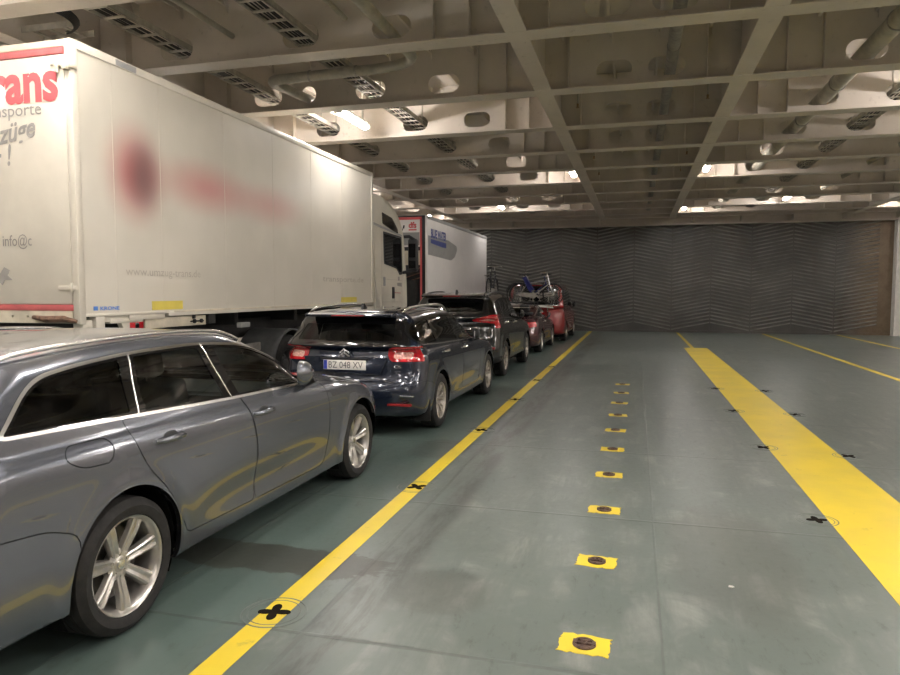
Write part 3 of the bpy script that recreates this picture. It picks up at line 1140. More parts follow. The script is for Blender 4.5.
def add_wheel(root, x, y, R, rimR, w, spokes, style, sgn, alloy, n=56):
    """sgn +1: outer face towards +x. Wheel is a part; tyre, disc, bolts are its sub-parts"""
    def T(mb):
        mb.v = [(x + sgn * p[0], y + p[1], R + p[2]) for p in mb.v]
        return mb
    h = w / 2
    # rim barrel and lip
    rim = MB()
    rim.lathe([(-h * 0.9, rimR), (-h * 0.85, rimR - 0.012), (-0.02, rimR - 0.03), (h * 0.55, rimR - 0.022), (h * 0.80, rimR - 0.012), (h * 0.90, rimR - 0.004), (h * 0.93, rimR + 0.004), (h * 0.86, rimR + 0.010)], n=n)
    hub = [(h * 0.45, 0.0), (h * 0.52, 0.028), (h * 0.50, 0.034), (h * 0.47, 0.040), (h * 0.50, 0.062), (h * 0.44, 0.078), (h * 0.2, 0.082)]
    rim.lathe(hub, n=n)
    for s_ in range(spokes):
        a0 = 2 * PI * s_ / spokes + 0.21
        tw = [0.0] if style == 'broad' else [-1.0, 1.0]
        for q in tw:
            K = 7
            sec = []
            for i in range(K):
                t = i / (K - 1)
                rad = 0.050 + (rimR - 0.016 - 0.050) * t
                if style == 'broad':
                    wd = 0.024 + 0.012 * t
                    ang = a0
                else:
                    wd = 0.012 + 0.004 * t
                    ang = a0 + q * (0.10 + 0.10 * t)
                dep = h * (0.50 + 0.12 * math.sin(t * PI * 0.6) + 0.16 * t)
                c, s2 = math.cos(ang), math.sin(ang)
                prof = ((-1.15, -0.030), (-0.95, -0.006), (-0.62, 0.0), (-0.30, -0.004), (0, -0.0075), (0.30, -0.004), (0.62, 0.0), (0.95, -0.006), (1.15, -0.030)) if style == 'broad' else \
                    ((-1.1, -0.026), (-0.8, -0.003), (0, 0.0), (0.8, -0.003), (1.1, -0.026))
                row = [(dep + dz, rad * c - u * wd * s2, rad * s2 + u * wd * c) for u, dz in prof]
                sec.append(row)
            m = len(sec[0])
            vs = [p for r_ in sec for p in r_]
            fs = [(i * m + j, i * m + j + 1, (i + 1) * m + j + 1, (i + 1) * m + j) for i in range(K - 1) for j in range(m - 1)]
            fs += [((i + 1) * m, (i + 1) * m + m - 1, i * m + m - 1, i * m) for i in range(K - 1)]
            rim.add(vs, fs)
    wo = T(rim).build('wheel', alloy, root, smooth=40)
    ty = MB()
    ty.lathe([(-h * 0.80, rimR - 0.004), (-h * 0.98, rimR + 0.02), (-h * 1.05, (R + rimR) / 2), (-h * 0.98, R - 0.03), (-h * 0.84, R - 0.008), (-h * 0.6, R), (-h * 0.45, R), (-h * 0.44, R - 0.008), (-h * 0.40, R - 0.008), (-h * 0.39, R),
              (-h * 0.03, R), (-h * 0.02, R - 0.008), (h * 0.02, R - 0.008), (h * 0.03, R), (h * 0.39, R), (h * 0.40, R - 0.008), (h * 0.44, R - 0.008), (h * 0.45, R), (h * 0.6, R), (h * 0.84, R - 0.008), (h * 0.98, R - 0.03),
              (h * 1.05, (R + rimR) / 2 + 0.005), (h * 1.02, rimR + 0.03), (h * 0.97, rimR + 0.012), (h * 0.84, rimR + 0.001)], n=n)
    T(ty).build('tyre', M['rubber'], wo, smooth=30)
    dk = MB()
    dk.lathe([(h * 0.0, 0.06), (h * 0.02, rimR * 0.74), (-h * 0.12, rimR * 0.74), (-h * 0.12, 0.05)], n=40)
    dk.lathe([(-h * 0.5, 0.03), (-h * 0.5, rimR - 0.03)], n=40)
    T(dk).build('brake_disc', M['disc'], wo)
    if w > 0.2:
        cal = MB()
        cal.prism([(0.62 * rimR * math.cos(a), 0.62 * rimR * math.sin(a)) for a in np.linspace(2.2, 3.6, 8)] + [(0.85 * rimR * math.cos(a), 0.85 * rimR * math.sin(a)) for a in np.linspace(3.6, 2.2, 8)], -h * 0.3, h * 0.15, 'X')
        T(cal).build('brake_caliper', M['trim'], wo)
        for k in range(5):
            a = 2 * PI * k / 5 + 0.3
            bm_ = MB().lathe([(h * 0.30, 0.011), (h * 0.46, 0.011), (h * 0.49, 0.007), (h * 0.46, 0.0)], (0, 0.052 * math.cos(a), 0.052 * math.sin(a)), n=8)
            T(bm_).build('wheel_bolt', M['disc'], wo)
        T(MB().lathe([(h * 0.5, 0.026), (h * 0.56, 0.024), (h * 0.58, 0.0)], n=20)).build('centre_cap', M['alu'], wo)
    return wo


def seat_parts(root, x, y, z, w=0.5, name='seat', head=True, rake=0.25):
    mb = MB().box(-w / 2, w / 2, -0.02, 0.50, 0.0, 0.16)
    m = Matrix.Translation((0, 0.02, 0.12)) @ Matrix.Rotation(rake, 4, 'X')
    mb.box(-w / 2, w / 2, -0.10, 0.05, 0, 0.58, m)
    if head:
        hs = [0.0] if w < 0.7 else [-w * 0.32, w * 0.32]
        for hx in hs:
            mb.box(hx - 0.13, hx + 0.13, -0.09, 0.03, 0.61, 0.80, m)
            mb.box(hx - 0.05, hx - 0.035, -0.04, -0.02, 0.5, 0.65, m).box(hx + 0.035, hx + 0.05, -0.04, -0.02, 0.5, 0.65, m)
    mb.v = [(p[0] + x, p[1] + y, p[2] + z) for p in mb.v]
    return mb.build(name, M['seat'], root, bevel=0.035, seg=3)


def mirror(root, x, y, z, mat, s=1.0, sgn=1, fold=0.0):
    """door mirror: tapered shell, glass towards the rear, foot"""
    mb = MB()
    K, n = 9, 20
    vs = []
    for i in range(K):
        t = i / (K - 1)
        yy = y + (0.085 * t - 0.01) * s
        k = math.sqrt(max(0, 1 - (t * 0.97) ** 2.6))
        for j in range(n):
            a = 2 * PI * j / n
            c, q = math.cos(a), math.sin(a)
            px = 0.125 * s * k * abs(c) ** 0.65 * (1 if c > 0 else -1)
            pz = 0.078 * s * k * abs(q) ** 0.75 * (1 if q > 0 else -1) * (1.0 if c > 0 else 1.0 - 0.18 * abs(c))
            vs.append((sgn * (x + 0.14 * s + px), yy, z + 0.10 * s + pz))
    fs = [(i * n + j, i * n + (j + 1) % n, (i + 1) * n + (j + 1) % n, (i + 1) * n + j) for i in range(K - 1) for j in range(n)]
    fs.append(tuple(range((K - 1) * n, K * n)))
    piv = Vector((sgn * (x + 0.05), y + 0.02, 0))
    Rm = Matrix.Rotation(-sgn * fold, 4, 'Z')
    vs = [Rm @ (Vector(p) - piv) + piv for p in vs]
    mb.add(vs, fs)
    mo = mb.build('door_mirror', mat, root, smooth=60)
    g = MB()
    g.add([(sgn * (x + 0.14 * s + 0.112 * s * abs(math.cos(a)) ** 0.65 * (1 if math.cos(a) > 0 else -1)), y - 0.004, z + 0.10 * s + 0.068 * s * abs(math.sin(a)) ** 0.75 * (1 if math.sin(a) > 0 else -1)) for a in np.linspace(0, 2 * PI, 24, endpoint=False)], [tuple(range(24))])
    g.v = [tuple(Rm @ (Vector(p) - piv) + piv) for p in g.v]
    g.build('mirror_glass', M['chrome'], mo, smooth=0)
    f = MB().tube([(sgn * (x - 0.04), y + 0.03, z - 0.01), (sgn * (x + 0.03), y + 0.03, z + 0.01), (sgn * (x + 0.10 * s), y + 0.03, z + 0.045 * s)], [0.026, 0.024, 0.022], 10)
    f.build('mirror_foot', M['black'], mo)
    return mo


def surf_x(V, y, z, lim=0.5):
    """half width of the shell at (y, z)"""
    m = V[:, 0] > lim
    P = V[m]
    d = (P[:, 1] - y) ** 2 + (P[:, 2] - z) ** 2
    i = np.argsort(d)[:4]
    w = 1 / (d[i] + 1e-6)
    return float((P[i, 0] * w).sum() / w.sum())


def car_rows(p):
    """feature lines of a car. p: yR,yF rear/front ends; W half width; zb belt [(y,z)], cowl, wind, roof ..."""
    W, yR, yF = p['W'], p['yR'], p['yF']
    c = p
    sill = c.get('sill', 0.24)
    k = c.get('k', 1.0)              # height of the lower body against the estate car
    rows = [
        dict(W=W * 0.86, yr=yR + 0.22, yf=yF - 0.25, zr=sill, zf=sill - 0.02, z=[(0, sill - 0.02)]),
        dict(W=W * 0.955, yr=yR + 0.07, yf=yF - 0.10, zr=sill + 0.04, zf=sill - 0.02, z=[(yR + .3, sill + 0.03), (0.6, sill), (2.3, sill - .01), (yF - .4, sill)]),
        dict(W=W * 0.985, yr=yR + 0.015, yf=yF - 0.02, zr=0.38 * k, zf=0.36 * k, z=[(0, 0.36 * k)]),
        dict(W=W * 0.998, yr=yR, yf=yF, zr=0.55 * k, zf=0.52 * k, z=[(0, 0.52 * k)]),
        dict(W=W * 0.995, yr=yR + c.get('ledge', 0.0) * .3 + .01, yf=yF - 0.01, zr=0.64 * k, zf=0.60 * k, z=[(0, 0.66 * k), (yF - .8, 0.62 * k)]),
        dict(W=W * 0.992, yr=yR + c.get('ledge', 0.03), yf=yF - 0.04, zr=0.68 * k, zf=0.68 * k, z=[(yR + .4, 0.78 * k), (0, 0.79 * k), (2.2, 0.76 * k), (yF - .5, 0.70 * k)]),
        dict(W=W * 0.975, yr=yR + c.get('ledge', 0.03) + .03, yf=yF - 0.13, zr=0.90 * k, zf=0.765 * k, z=[(yR + .4, 0.935 * k), (0.2, 0.92 * k), (2.0, 0.885 * k), (2.7, 0.865 * k), (yF - .35, 0.80 * k)], Lf=0.85),
        dict(W=W * 0.957, yr=yR + c.get('ledge', 0.03) + .05, yf=yF - 0.28, zr=0.955 * k, zf=0.83 * k, z=[(yR + .4, 0.975 * k), (0.2, 0.965 * k), (2.0, 0.925 * k), (2.7, 0.90 * k), (yF - .55, 0.84 * k)], Lf=1.0),
        dict(W=W * 0.935, yr=yR + c.get('ledge', 0.03) + .06, yf=yF - 0.75, zr=1.00 * k, zf=0.925 * k, z=[(yR + .4, 1.02 * k), (0.2, 1.01 * k), (1.9, 0.965 * k), (2.5, 0.945 * k), (yF - .95, 0.90 * k)], Lf=1.05, nf=2.5),
    ]
    g = c['glass']                   # list of upper lines: (W, yr, zr, yf, zf, [(y,z)...], Lr, Lf)
    for (w, yr, zr, yf, zf, zl, Lr, Lf) in g:
        rows.append(dict(W=w, yr=yr, zr=zr, yf=yf, zf=zf, z=zl, Lr=Lr, Lf=Lf, nr=c.get('nru', 2.5), nf=2.3))
    return rows


def make_car(c):
    root = thing(c['name'], c['label'], 'car', c['loc'], group=None)
    body_mat, W, yR, yF, wb, R = c['mat'], c['W'], c['yR'], c['yF'], c['wb'], c['R']
    fine = c.get('step', 0.04)
    G = shell(car_rows(c), int(0.9 / fine) + 6, int(3.6 / fine), int(1.5 / fine) + 6, fine)
    V, N, F = grid_mesh(G)
    # flared arches, hollow in the door skins
    Ra = c.get('Ra', R + 0.045)
    flare, low = c.get('flare', 0.012), V[:, 2] < 0.95
    sg = np.sign(V[:, 0])
    big = np.abs(V[:, 0]) > 0.5
    zc = R + c.get('arch_dz', 0.0)
    for ya in (0.0, wb):
        d = np.hypot(V[:, 1] - ya, V[:, 2] - zc) - Ra
        V[:, 0] += np.where(big & low, sg * flare * np.exp(-(d / 0.06) ** 2), 0)
    mid = np.exp(-((V[:, 1] - wb * 0.5) / (wb * 0.30)) ** 4) * np.exp(-((V[:, 2] - 0.44 * c.get('k', 1)) / 0.12) ** 2)
    V[:, 0] -= np.where(big, sg * c.get('hollow', 0.02) * mid, 0)
    fa = np.array(F)
    full = [f for f in F]
    # recompute normals after sculpting
    fq = np.array(full)
    n = np.cross(V[fq[:, 2]] - V[fq[:, 0]], V[fq[:, 3]] - V[fq[:, 1]])
    N = np.zeros_like(V)
    for j in range(4):
        np.add.at(N, fq[:, j], n)
    N /= np.maximum(np.linalg.norm(N, axis=1, keepdims=True), 1e-12)
    Vfull = V.copy()
    m = (V, N, full)
    # wheel arches
    for ya in (0.0, wb):
        d = np.maximum(np.hypot(m[0][:, 1] - ya, m[0][:, 2] - zc) - Ra, 0.5 - np.abs(m[0][:, 0]))
        _, m = clip(m, d)
    gap = c.get('gap', 0.0028)
    black, glassm = [], []

    def carve(mesh, dfun, name, mat, g=gap, off=0.0, parent=root, keep=False):
        """cut a panel with a shut line round it; returns (panel mesh, rest)"""
        i, o = clip(mesh, dfun(mesh[0]) - g)
        if g > 0:
            p, s_ = clip(i, dfun(i[0]) + g)
            black.append(s_)
        else:
            p = i
        return p, o
    # side glazing: bright frame, black pillars, separate panes
    fr = c.get('frame_w', 0.016)
    dlo = rpoly(c['dlo'], c.get('dlo_r', 0.05), 6)
    inn, m = clip(m, side(m[0], dlo))
    ring, panes_all = None, None
    panes_all, ring = clip(inn, side(inn[0], dlo) + fr)
    if 'chrome_below' in c:
        low_, ring = clip(ring, ring[0][:, 2] - np.interp(ring[0][:, 1], *zip(*c['chrome_below'])))
        put_sides('window_trim', low_, M['alu'], root, 0.004)
    put_sides('window_trim', ring, M[c.get('frame_mat', 'alu')], root, 0.003)
    rest = panes_all
    for (nm, poly, gm) in c['panes']:
        pn, rest = clip(rest, np.maximum(side(rest[0], rpoly(poly, 0.03, 5)), side(rest[0], dlo) + fr + 0.012))
        put_sides(nm, pn, M[gm], root, -0.006)
    put_sides('window_pillar', rest, M['gloss_black'], root, -0.001)
    for (pa, pb) in c.get('dividers', []):
        for sgn in (1, -1):
            pts = []
            for q in np.linspace(0, 1, 9):
                yy, zz = pa[0] + (pb[0] - pa[0]) * q, pa[1] + (pb[1] - pa[1]) * q
                pts.append((sgn * (surf_x(Vfull, yy, zz) + 0.000), yy, zz))
            MB().tube(pts, 0.005, 8).build('window_divider', M['alu'], root)
    # windscreen, rear window
    if 'screen' in c:
        w_, m = clip(m, front(m[0], rpoly(c['screen'], 0.06, 5), c['screen_y']))
        a_, e_ = clip(w_, front(w_[0], rpoly(c['screen'], 0.06, 5), c['screen_y']) + 0.035)
        put('windscreen', a_, M['glass_clear'], root, -0.004)
        black.append((e_[0] , e_[1], e_[2]))
    if 'backlight' in c:
        w_, m = clip(m, rear(m[0], rpoly(c['backlight'], 0.05, 5), c['back_y']))
        a_, e_ = clip(w_, rear(w_[0], rpoly(c['backlight'], 0.05, 5), c['back_y']) + c.get('back_edge', 0.04))
        put('rear_window', a_, M['glass_dark'], root, -0.004)
        put('window_surround', e_, M['gloss_black'], root, -0.001)
    # lamps
    if 'taillamp' in c:
        tl, m = clip(m, rear(m[0], rpoly(c['taillamp'], c.get('lamp_r', 0.03), 5), c['tail_y'], c.get('tail_slope', 0)))
        for sgn in (1, -1):
            half, _ = clip(tl, -sgn * tl[0][:, 0])
            if 'lamp_inner' in c:
                i_, half = clip(half, rear(half[0], rpoly(c['lamp_inner'], 0.02, 4), c['tail_y'] - 0.02))
            lo = put('tail_lamp', half, M['red_lens'], root, 0.006)
            if 'lamp_inner' in c:
                put('lamp_reflector', i_, M['pink_lens'], lo, 0.004)
    if 'headlamp' in c:
        hl, m = clip(m, np.maximum(side(m[0], rpoly(c['headlamp'], 0.03, 4), 0.35), yF - 0.75 - m[0][:, 1]))
        put_sides('headlamp', hl, M['headlamp'], root, 0.0)
    if 'grille' in c:
        gl, m = clip(m, front(m[0], rpoly(c['grille'], 0.04, 4), yF - 0.4))
        put('grille', gl, M['gloss_black'], root, -0.01)
    # doors
    for nm, poly, rr in c['doors']:
        pp = rpoly(poly, rr, 6)
        pnl, m = carve(m, lambda v: side(v, pp), nm, body_mat)
        for sgn, w in ((1, 1), (-1, -1)):
            hf, _ = clip(pnl, -sgn * pnl[0][:, 0])
            do = put(nm, hf, body_mat, root)
            hy, hz = c['handles'][nm]
            sx_ = surf_x(Vfull, hy, hz)
            hmb = MB()
            L = c.get('handle_l', 0.20)
            pts = [(sgn * (sx_ - 0.004), hy - L / 2, hz - 0.002), (sgn * (sx_ + 0.030), hy - L / 2 + 0.025, hz), (sgn * (sx_ + 0.036), hy, hz + 0.004), (sgn * (sx_ + 0.030), hy + L / 2 - 0.025, hz + 0.004), (sgn * (sx_ - 0.004), hy + L / 2, hz + 0.004)]
            hmb.tube(pts, [0.013, 0.017, 0.018, 0.017, 0.013], 12)
            hmb.build('door_handle', M[c['handle_mat']] if isinstance(c['handle_mat'], str) else c['handle_mat'], do, smooth=60)
            rc = MB()
            rc.ball((sgn * (sx_ - 0.006), hy + 0.01, hz - 0.004), 1.0, 24, 12, (0.011, 0.068, 0.042))
            rc.build('handle_recess', M['trim'], do)
    # other panels cut out with a shut line: fuel flap, bumpers, bonnet, tailgate
    for nm, fn in c.get('panels', []):
        pnl, m = carve(m, fn, nm, body_mat, c.get('pgap', gap))
        put(nm, pnl, body_mat, root)
    # dark lower cladding and bumper strip
    for kind, fn, mt, nm, off in c.get('skins', []):
        s_, m = clip(m, fn(m[0]))
        put(nm, s_, M[mt] if isinstance(mt, str) else mt, root, off)
    bo = put('body', m, body_mat, root)
    put('shut_lines', merge(*black), M['black'], root, -0.004)
    # arch lips and wells
    def near_arch(p):
        return abs(p[0]) > 0.5 and min(abs(math.hypot(p[1] - ya, p[2] - zc) - Ra) for ya in (0, wb)) < 0.004
    for ya in (0.0, wb):
        for sgn in (1, -1):
            lp = lip(m, lambda p: near_arch(p) and p[0] * sgn > 0 and abs(p[1] - ya) < 0.9, lambda p: np.array((-0.03 * np.sign(p[0]), 0, 0)))
            lp.build('arch_lip', body_mat, root, smooth=50)
    for ya in (0.0, wb):
        for sgn in (1, -1):
            wl_ = MB()
            pr_ = [(ya + (Ra + 0.012) * math.cos(a), zc + (Ra + 0.012) * math.sin(a)) for a in np.linspace(-0.5, PI + 0.5, 30)]
            x0, x1 = sgn * (W - 0.06), sgn * 0.45
            vs = [(x0, q[0], q[1]) for q in pr_] + [(x1, q[0], q[1]) for q in pr_]
            k = len(pr_)
            wl_.add(vs, [(i, i + 1, k + i + 1, k + i) for i in range(k - 1)] + [tuple(range(k, 2 * k))])
            wl_.build('wheel_well', M['liner'], root, smooth=40)
    MB().box(-W * 0.80, W * 0.80, yR + 0.35, yF - 0.4, 0.20, 0.24).box(-0.4, 0.4, yR + 0.2, yF - 0.3, 0.21, 0.26).build('underbody', M['liner'], root)
    # wheels
    for ya in (0.0, wb):
        for sgn in (1, -1):
            add_wheel(root, sgn * (W - c['tyre_w'] / 2 - c.get('inset', 0.004)), ya, R, c['rimR'], c['tyre_w'], c['spokes'], c['spoke_style'], sgn, M[c.get('alloy', 'alloy')], c.get('wn', 56))
    # mirrors
    my, mz, mx = c['mirror']
    for sgn in (1, -1):
        mirror(root, mx, my, mz, M[c['mirror_mat']] if isinstance(c['mirror_mat'], str) else c['mirror_mat'], c.get('mirror_s', 1.0), sgn, c.get('fold', 1.25))
    # cabin
    if c.get('cabin', True):
        fz = c.get('floor_z', 0.30)
        MB().box(-W * 0.74, W * 0.74, -0.75, 2.2, fz - 0.04, fz).build('cabin_floor', M['trim'], root)
        for sx_ in (-0.36, 0.36):
            seat_parts(root, sx_, c.get('seat_y', 0.98), fz + 0.16 * 1.0, 0.5, 'front_seat')
        seat_parts(root, 0, c.get('bench_y', 0.22), fz + 0.20, 1.26, 'rear_bench')
        dsh = MB().prism([(1.72, 0.60), (2.35, 0.60), (2.35, 0.93 * c.get('k', 1)), (1.95, 0.97 * c.get('k', 1)), (1.76, 0.90 * c.get('k', 1))], -W * 0.76, W * 0.76, 'X')
        dsh.build('dashboard', M['trim'], root, bevel=0.02)
        st_ = MB().tube([(-0.37 + 0.18 * math.cos(a), 1.60 - 0.06 * math.sin(a), 0.88 * c.get('k', 1) + 0.17 * math.sin(a)) for a in np.linspace(0, 2 * PI, 28, endpoint=False)], 0.014, 8, closed=True)
        st_.box(-0.53, -0.21, 1.60, 1.63, 0.86 * c.get('k', 1), 0.90 * c.get('k', 1))
        st_.build('steering_wheel', M['trim'], root)
        # grey headliner and parcel cover
        MB().box(-W * 0.60, W * 0.60, c.get('liner_y0', -0.35), 1.0, c['roof_z'] - 0.075, c['roof_z'] - 0.07).build('headliner', M['cream'], root)
        MB().box(-W * 0.72, W * 0.72, yR + 0.35, -0.10, 0.86, 0.87).build('load_cover', M['trim'], root)
    return root, Vfull, m


def roof_rail(root, V, x, y0, y1, r, mat, lift=0.02, n=26, feet=True, flat=1.0):
    for sgn in (1, -1):
        P = []
        for i in range(n):
            t = i / (n - 1)
            y = y0 + (y1 - y0) * t
            top = V[(np.abs(np.abs(V[:, 0]) - x) < 0.035) & (np.abs(V[:, 1] - y) < 0.05)]
            z = float(top[:, 2].max()) if len(top) else 1.4
            P.append([sgn * x, y, z])
        P = np.array(P)
        zz = P[:, 2].copy()
        for _ in range(4):
            zz[1:-1] = (zz[:-2] + zz[1:-1] * 2 + zz[2:]) / 4
        t = np.linspace(0, 1, n)
        up = lift * np.clip(np.minimum(t, 1 - t) / 0.10, 0, 1) ** 0.6
        P[:, 2] = zz + up - (0.006 if feet else 0)
        MB().tube([tuple(p) for p in P], r, 10, flat=flat).build('roof_rail', mat, root, smooth=60)


def shark_fin(root, x, y, z, mat):
    mb = MB()
    prof = [(-0.08, 0, 0.022), (-0.055, 0.035, 0.010), (-0.03, 0.055, 0.005), (0.0, 0.045, 0.008), (0.07, 0.0, 0.012)]
    mb.prism([(-0.08, -0.01), (-0.065, 0.03), (-0.05, 0.055), (-0.03, 0.055), (0.01, 0.03), (0.08, -0.01)], x - 0.010, x + 0.010, 'X')
    mb.v = [(p[0], p[1] + y, p[2] + z) for p in mb.v]
    mb.build('roof_aerial', mat, root, bevel=0.006)


def number_plate(root, y, z, text, w=0.52, h=0.11):
    pl = MB().box(-w / 2, w / 2, y - 0.008, y, z - h / 2, z + h / 2).build('number_plate', M['numberplate'], root, bevel=0.002)
    MB().box(-w / 2 + 0.004, -w / 2 + 0.045, y - 0.0095, y - 0.008, z - h / 2 + 0.004, z + h / 2 - 0.004).build('euro_band', M['euro'], pl, smooth=0)
    if text:
        lettering('plate_text', text, M['ink'], pl, (-w / 2 + 0.065, y - 0.009, z - 0.036), (1, 0, 0), (0, 0, 1), 0.075, w - 0.10, 0.001)
    return pl


# --- the grey estate car in front
v90 = dict(
    name='estate_car', label='slate-grey metallic estate car with silver seven-spoke wheels, the largest car in the queue',
    loc=(-3.315, 2.78, 0), mat=M['volvo_grey'], W=0.935, yR=-1.13, yF=3.82, wb=2.925, R=0.335, step=0.024, Ra=0.382, flare=0.014,
    sill=0.235, ledge=0.05, arch_dz=0.012, hollow=0.030,
    glass=[
        (0.862, -1.02, 1.04, 2.46, 0.995, [(-0.8, 1.10), (-0.2, 1.07), (0.6, 1.04), (1.3, 1.015), (1.95, 0.995), (2.2, 0.985)], 0.30, 0.62),
        (0.790, -0.80, 1.24, 2.02, 1.20, [(-0.6, 1.22), (0.3, 1.22), (1.2, 1.21), (1.6, 1.19)], 0.26, 0.50),
        (0.728, -0.60, 1.385, 1.60, 1.375, [(-0.5, 1.32), (0.0, 1.355), (0.6, 1.372), (1.1, 1.362), (1.4, 1.335)], 0.22, 0.42),
        (0.668, -0.55, 1.415, 1.40, 1.415, [(-0.45, 1.365), (0.0, 1.402), (0.6, 1.420), (1.1, 1.408)], 0.20, 0.40),
        (0.600, -0.50, 1.425, 1.25, 1.430, [(-0.4, 1.388), (0.0, 1.420), (0.6, 1.438), (1.0, 1.426)], 0.20, 0.40),
        (0.40, -0.35, 1.434, 1.00, 1.448, [(-0.2, 1.430), (0.4, 1.454), (0.8, 1.446)], 0.18, 0.35),
        (0.004, -0.10, 1.444, 0.75, 1.456, [(0.0, 1.446), (0.4, 1.460), (0.7, 1.456)], 0.10, 0.20)],
    dlo=[(-0.67, 1.085), (1.0, 1.008), (1.93, 0.982), (2.13, 1.008), (1.80, 1.19), (1.48, 1.305), (1.2, 1.352), (0.8, 1.378), (0.3, 1.372), (-0.08, 1.348), (-0.37, 1.310)],
    dlo_r=[0.07, 0, 0.02, 0.02, 0.15, 0.15, 0.15, 0.15, 0.15, 0.15, 0.10], frame_w=0.016,
    panes=[('quarter_window', [(-0.80, 1.0), (0.10, 1.0), (0.18, 1.42), (-0.8, 1.42)], 'glass_dark'),
           ('rear_side_window', [(0.20, 0.98), (0.955, 0.95), (0.80, 1.42), (0.29, 1.42)], 'glass_clear'),
           ('front_side_window', [(1.12, 0.95), (2.2, 0.95), (2.2, 1.42), (0.95, 1.42)], 'glass_clear')],
    dividers=[((0.165, 1.055), (0.25, 1.365)), ((1.00, 1.018), (0.865, 1.372))],
    screen=[(-0.9, 1.0), (0.72, 1.01), (0.585, 1.40), (-0.9, 1.42)], screen_y=1.1,
    backlight=[(-0.9, 1.05), (0.62, 1.06), (0.52, 1.36), (-0.9, 1.37)], back_y=-0.45,
    doors=[('rear_door', [(0.04, 1.052), (0.13, 0.80), (0.30, 0.62), (0.455, 0.34), (1.17, 0.32), (1.19, 0.66), (1.145, 0.88), (1.075, 1.022)], [0.0, 0.12, 0.15, 0.05, 0.04, 0.2, 0.1, 0]),
           ('front_door', [(1.083, 1.02), (1.153, 0.88), (1.198, 0.66), (1.178, 0.32), (2.20, 0.30), (2.27, 0.45), (2.30, 0.75), (2.26, 0.93), (2.16, 0.985), (1.93, 0.992)], [0, 0.1, 0.2, 0.04, 0.08, 0.1, 0.1, 0.05, 0.02, 0])],
    handles={'rear_door': (0.335, 0.905), 'front_door': (1.29, 0.885)}, handle_mat=M['volvo_grey'],
    taillamp=[(0.62, 0.92), (1.2, 0.86), (1.2, 1.03), (0.80, 1.045), (0.60, 1.0)], tail_y=-0.95,
    headlamp=[(3.28, 0.70), (3.62, 0.66), (3.9, 0.66), (3.9, 0.78), (3.45, 0.80), (3.26, 0.79)],
    grille=[(-1, 0.45), (0.42, 0.45), (0.48, 0.70), (-1, 0.70)],
    panels=[('fuel_flap', lambda v: side(v, rpoly([(-0.33, 1.0), (-0.10, 0.995), (-0.06, 0.95), (-0.09, 0.875), (-0.27, 0.885), (-0.36, 0.94)], 0.05, 6), 0.45, 1) + 0.001),
            ('rear_bumper', lambda v: side(v, rpoly([(-1.7, 0.735), (-0.85, 0.715), (-0.50, 0.675), (-0.33, 0.61), (-0.33, -0.1), (-1.7, -0.1)], 0.05, 4), -1)),
            ('front_bumper', lambda v: side(v, rpoly([(3.26, 0.60), (3.42, 0.66), (3.6, 0.69), (4.3, 0.69), (4.3, -0.1), (3.26, -0.1)], 0.03, 4), -1)),
            ('bonnet', lambda v: np.maximum(sdf_poly(np.stack([np.abs(v[:, 0]), v[:, 1]], 1), rpoly([(-1, 2.2), (0.79, 2.2), (0.765, 2.6), (0.74, 3.1), (0.66, 3.45), (0.3, 3.66), (-1, 3.68)], 0.08, 4)), 0.76 - v[:, 2]))],
    tyre_w=0.245, rimR=0.238, spokes=7, spoke_style='broad', wn=72, inset=0.010,
    mirror=(1.94, 0.965, 0.845), mirror_mat=M['volvo_grey'], mirror_s=1.15, roof_z=1.47)
r1, Vv, mv = make_car(v90)
roof_rail(r1, Vv, 0.640, -0.62, 1.42, 0.012, M['alu'], 0.020)
# polished strip under the windows and sill strip
shark_fin(r1, 0, -0.25, 1.436, M['volvo_grey'])

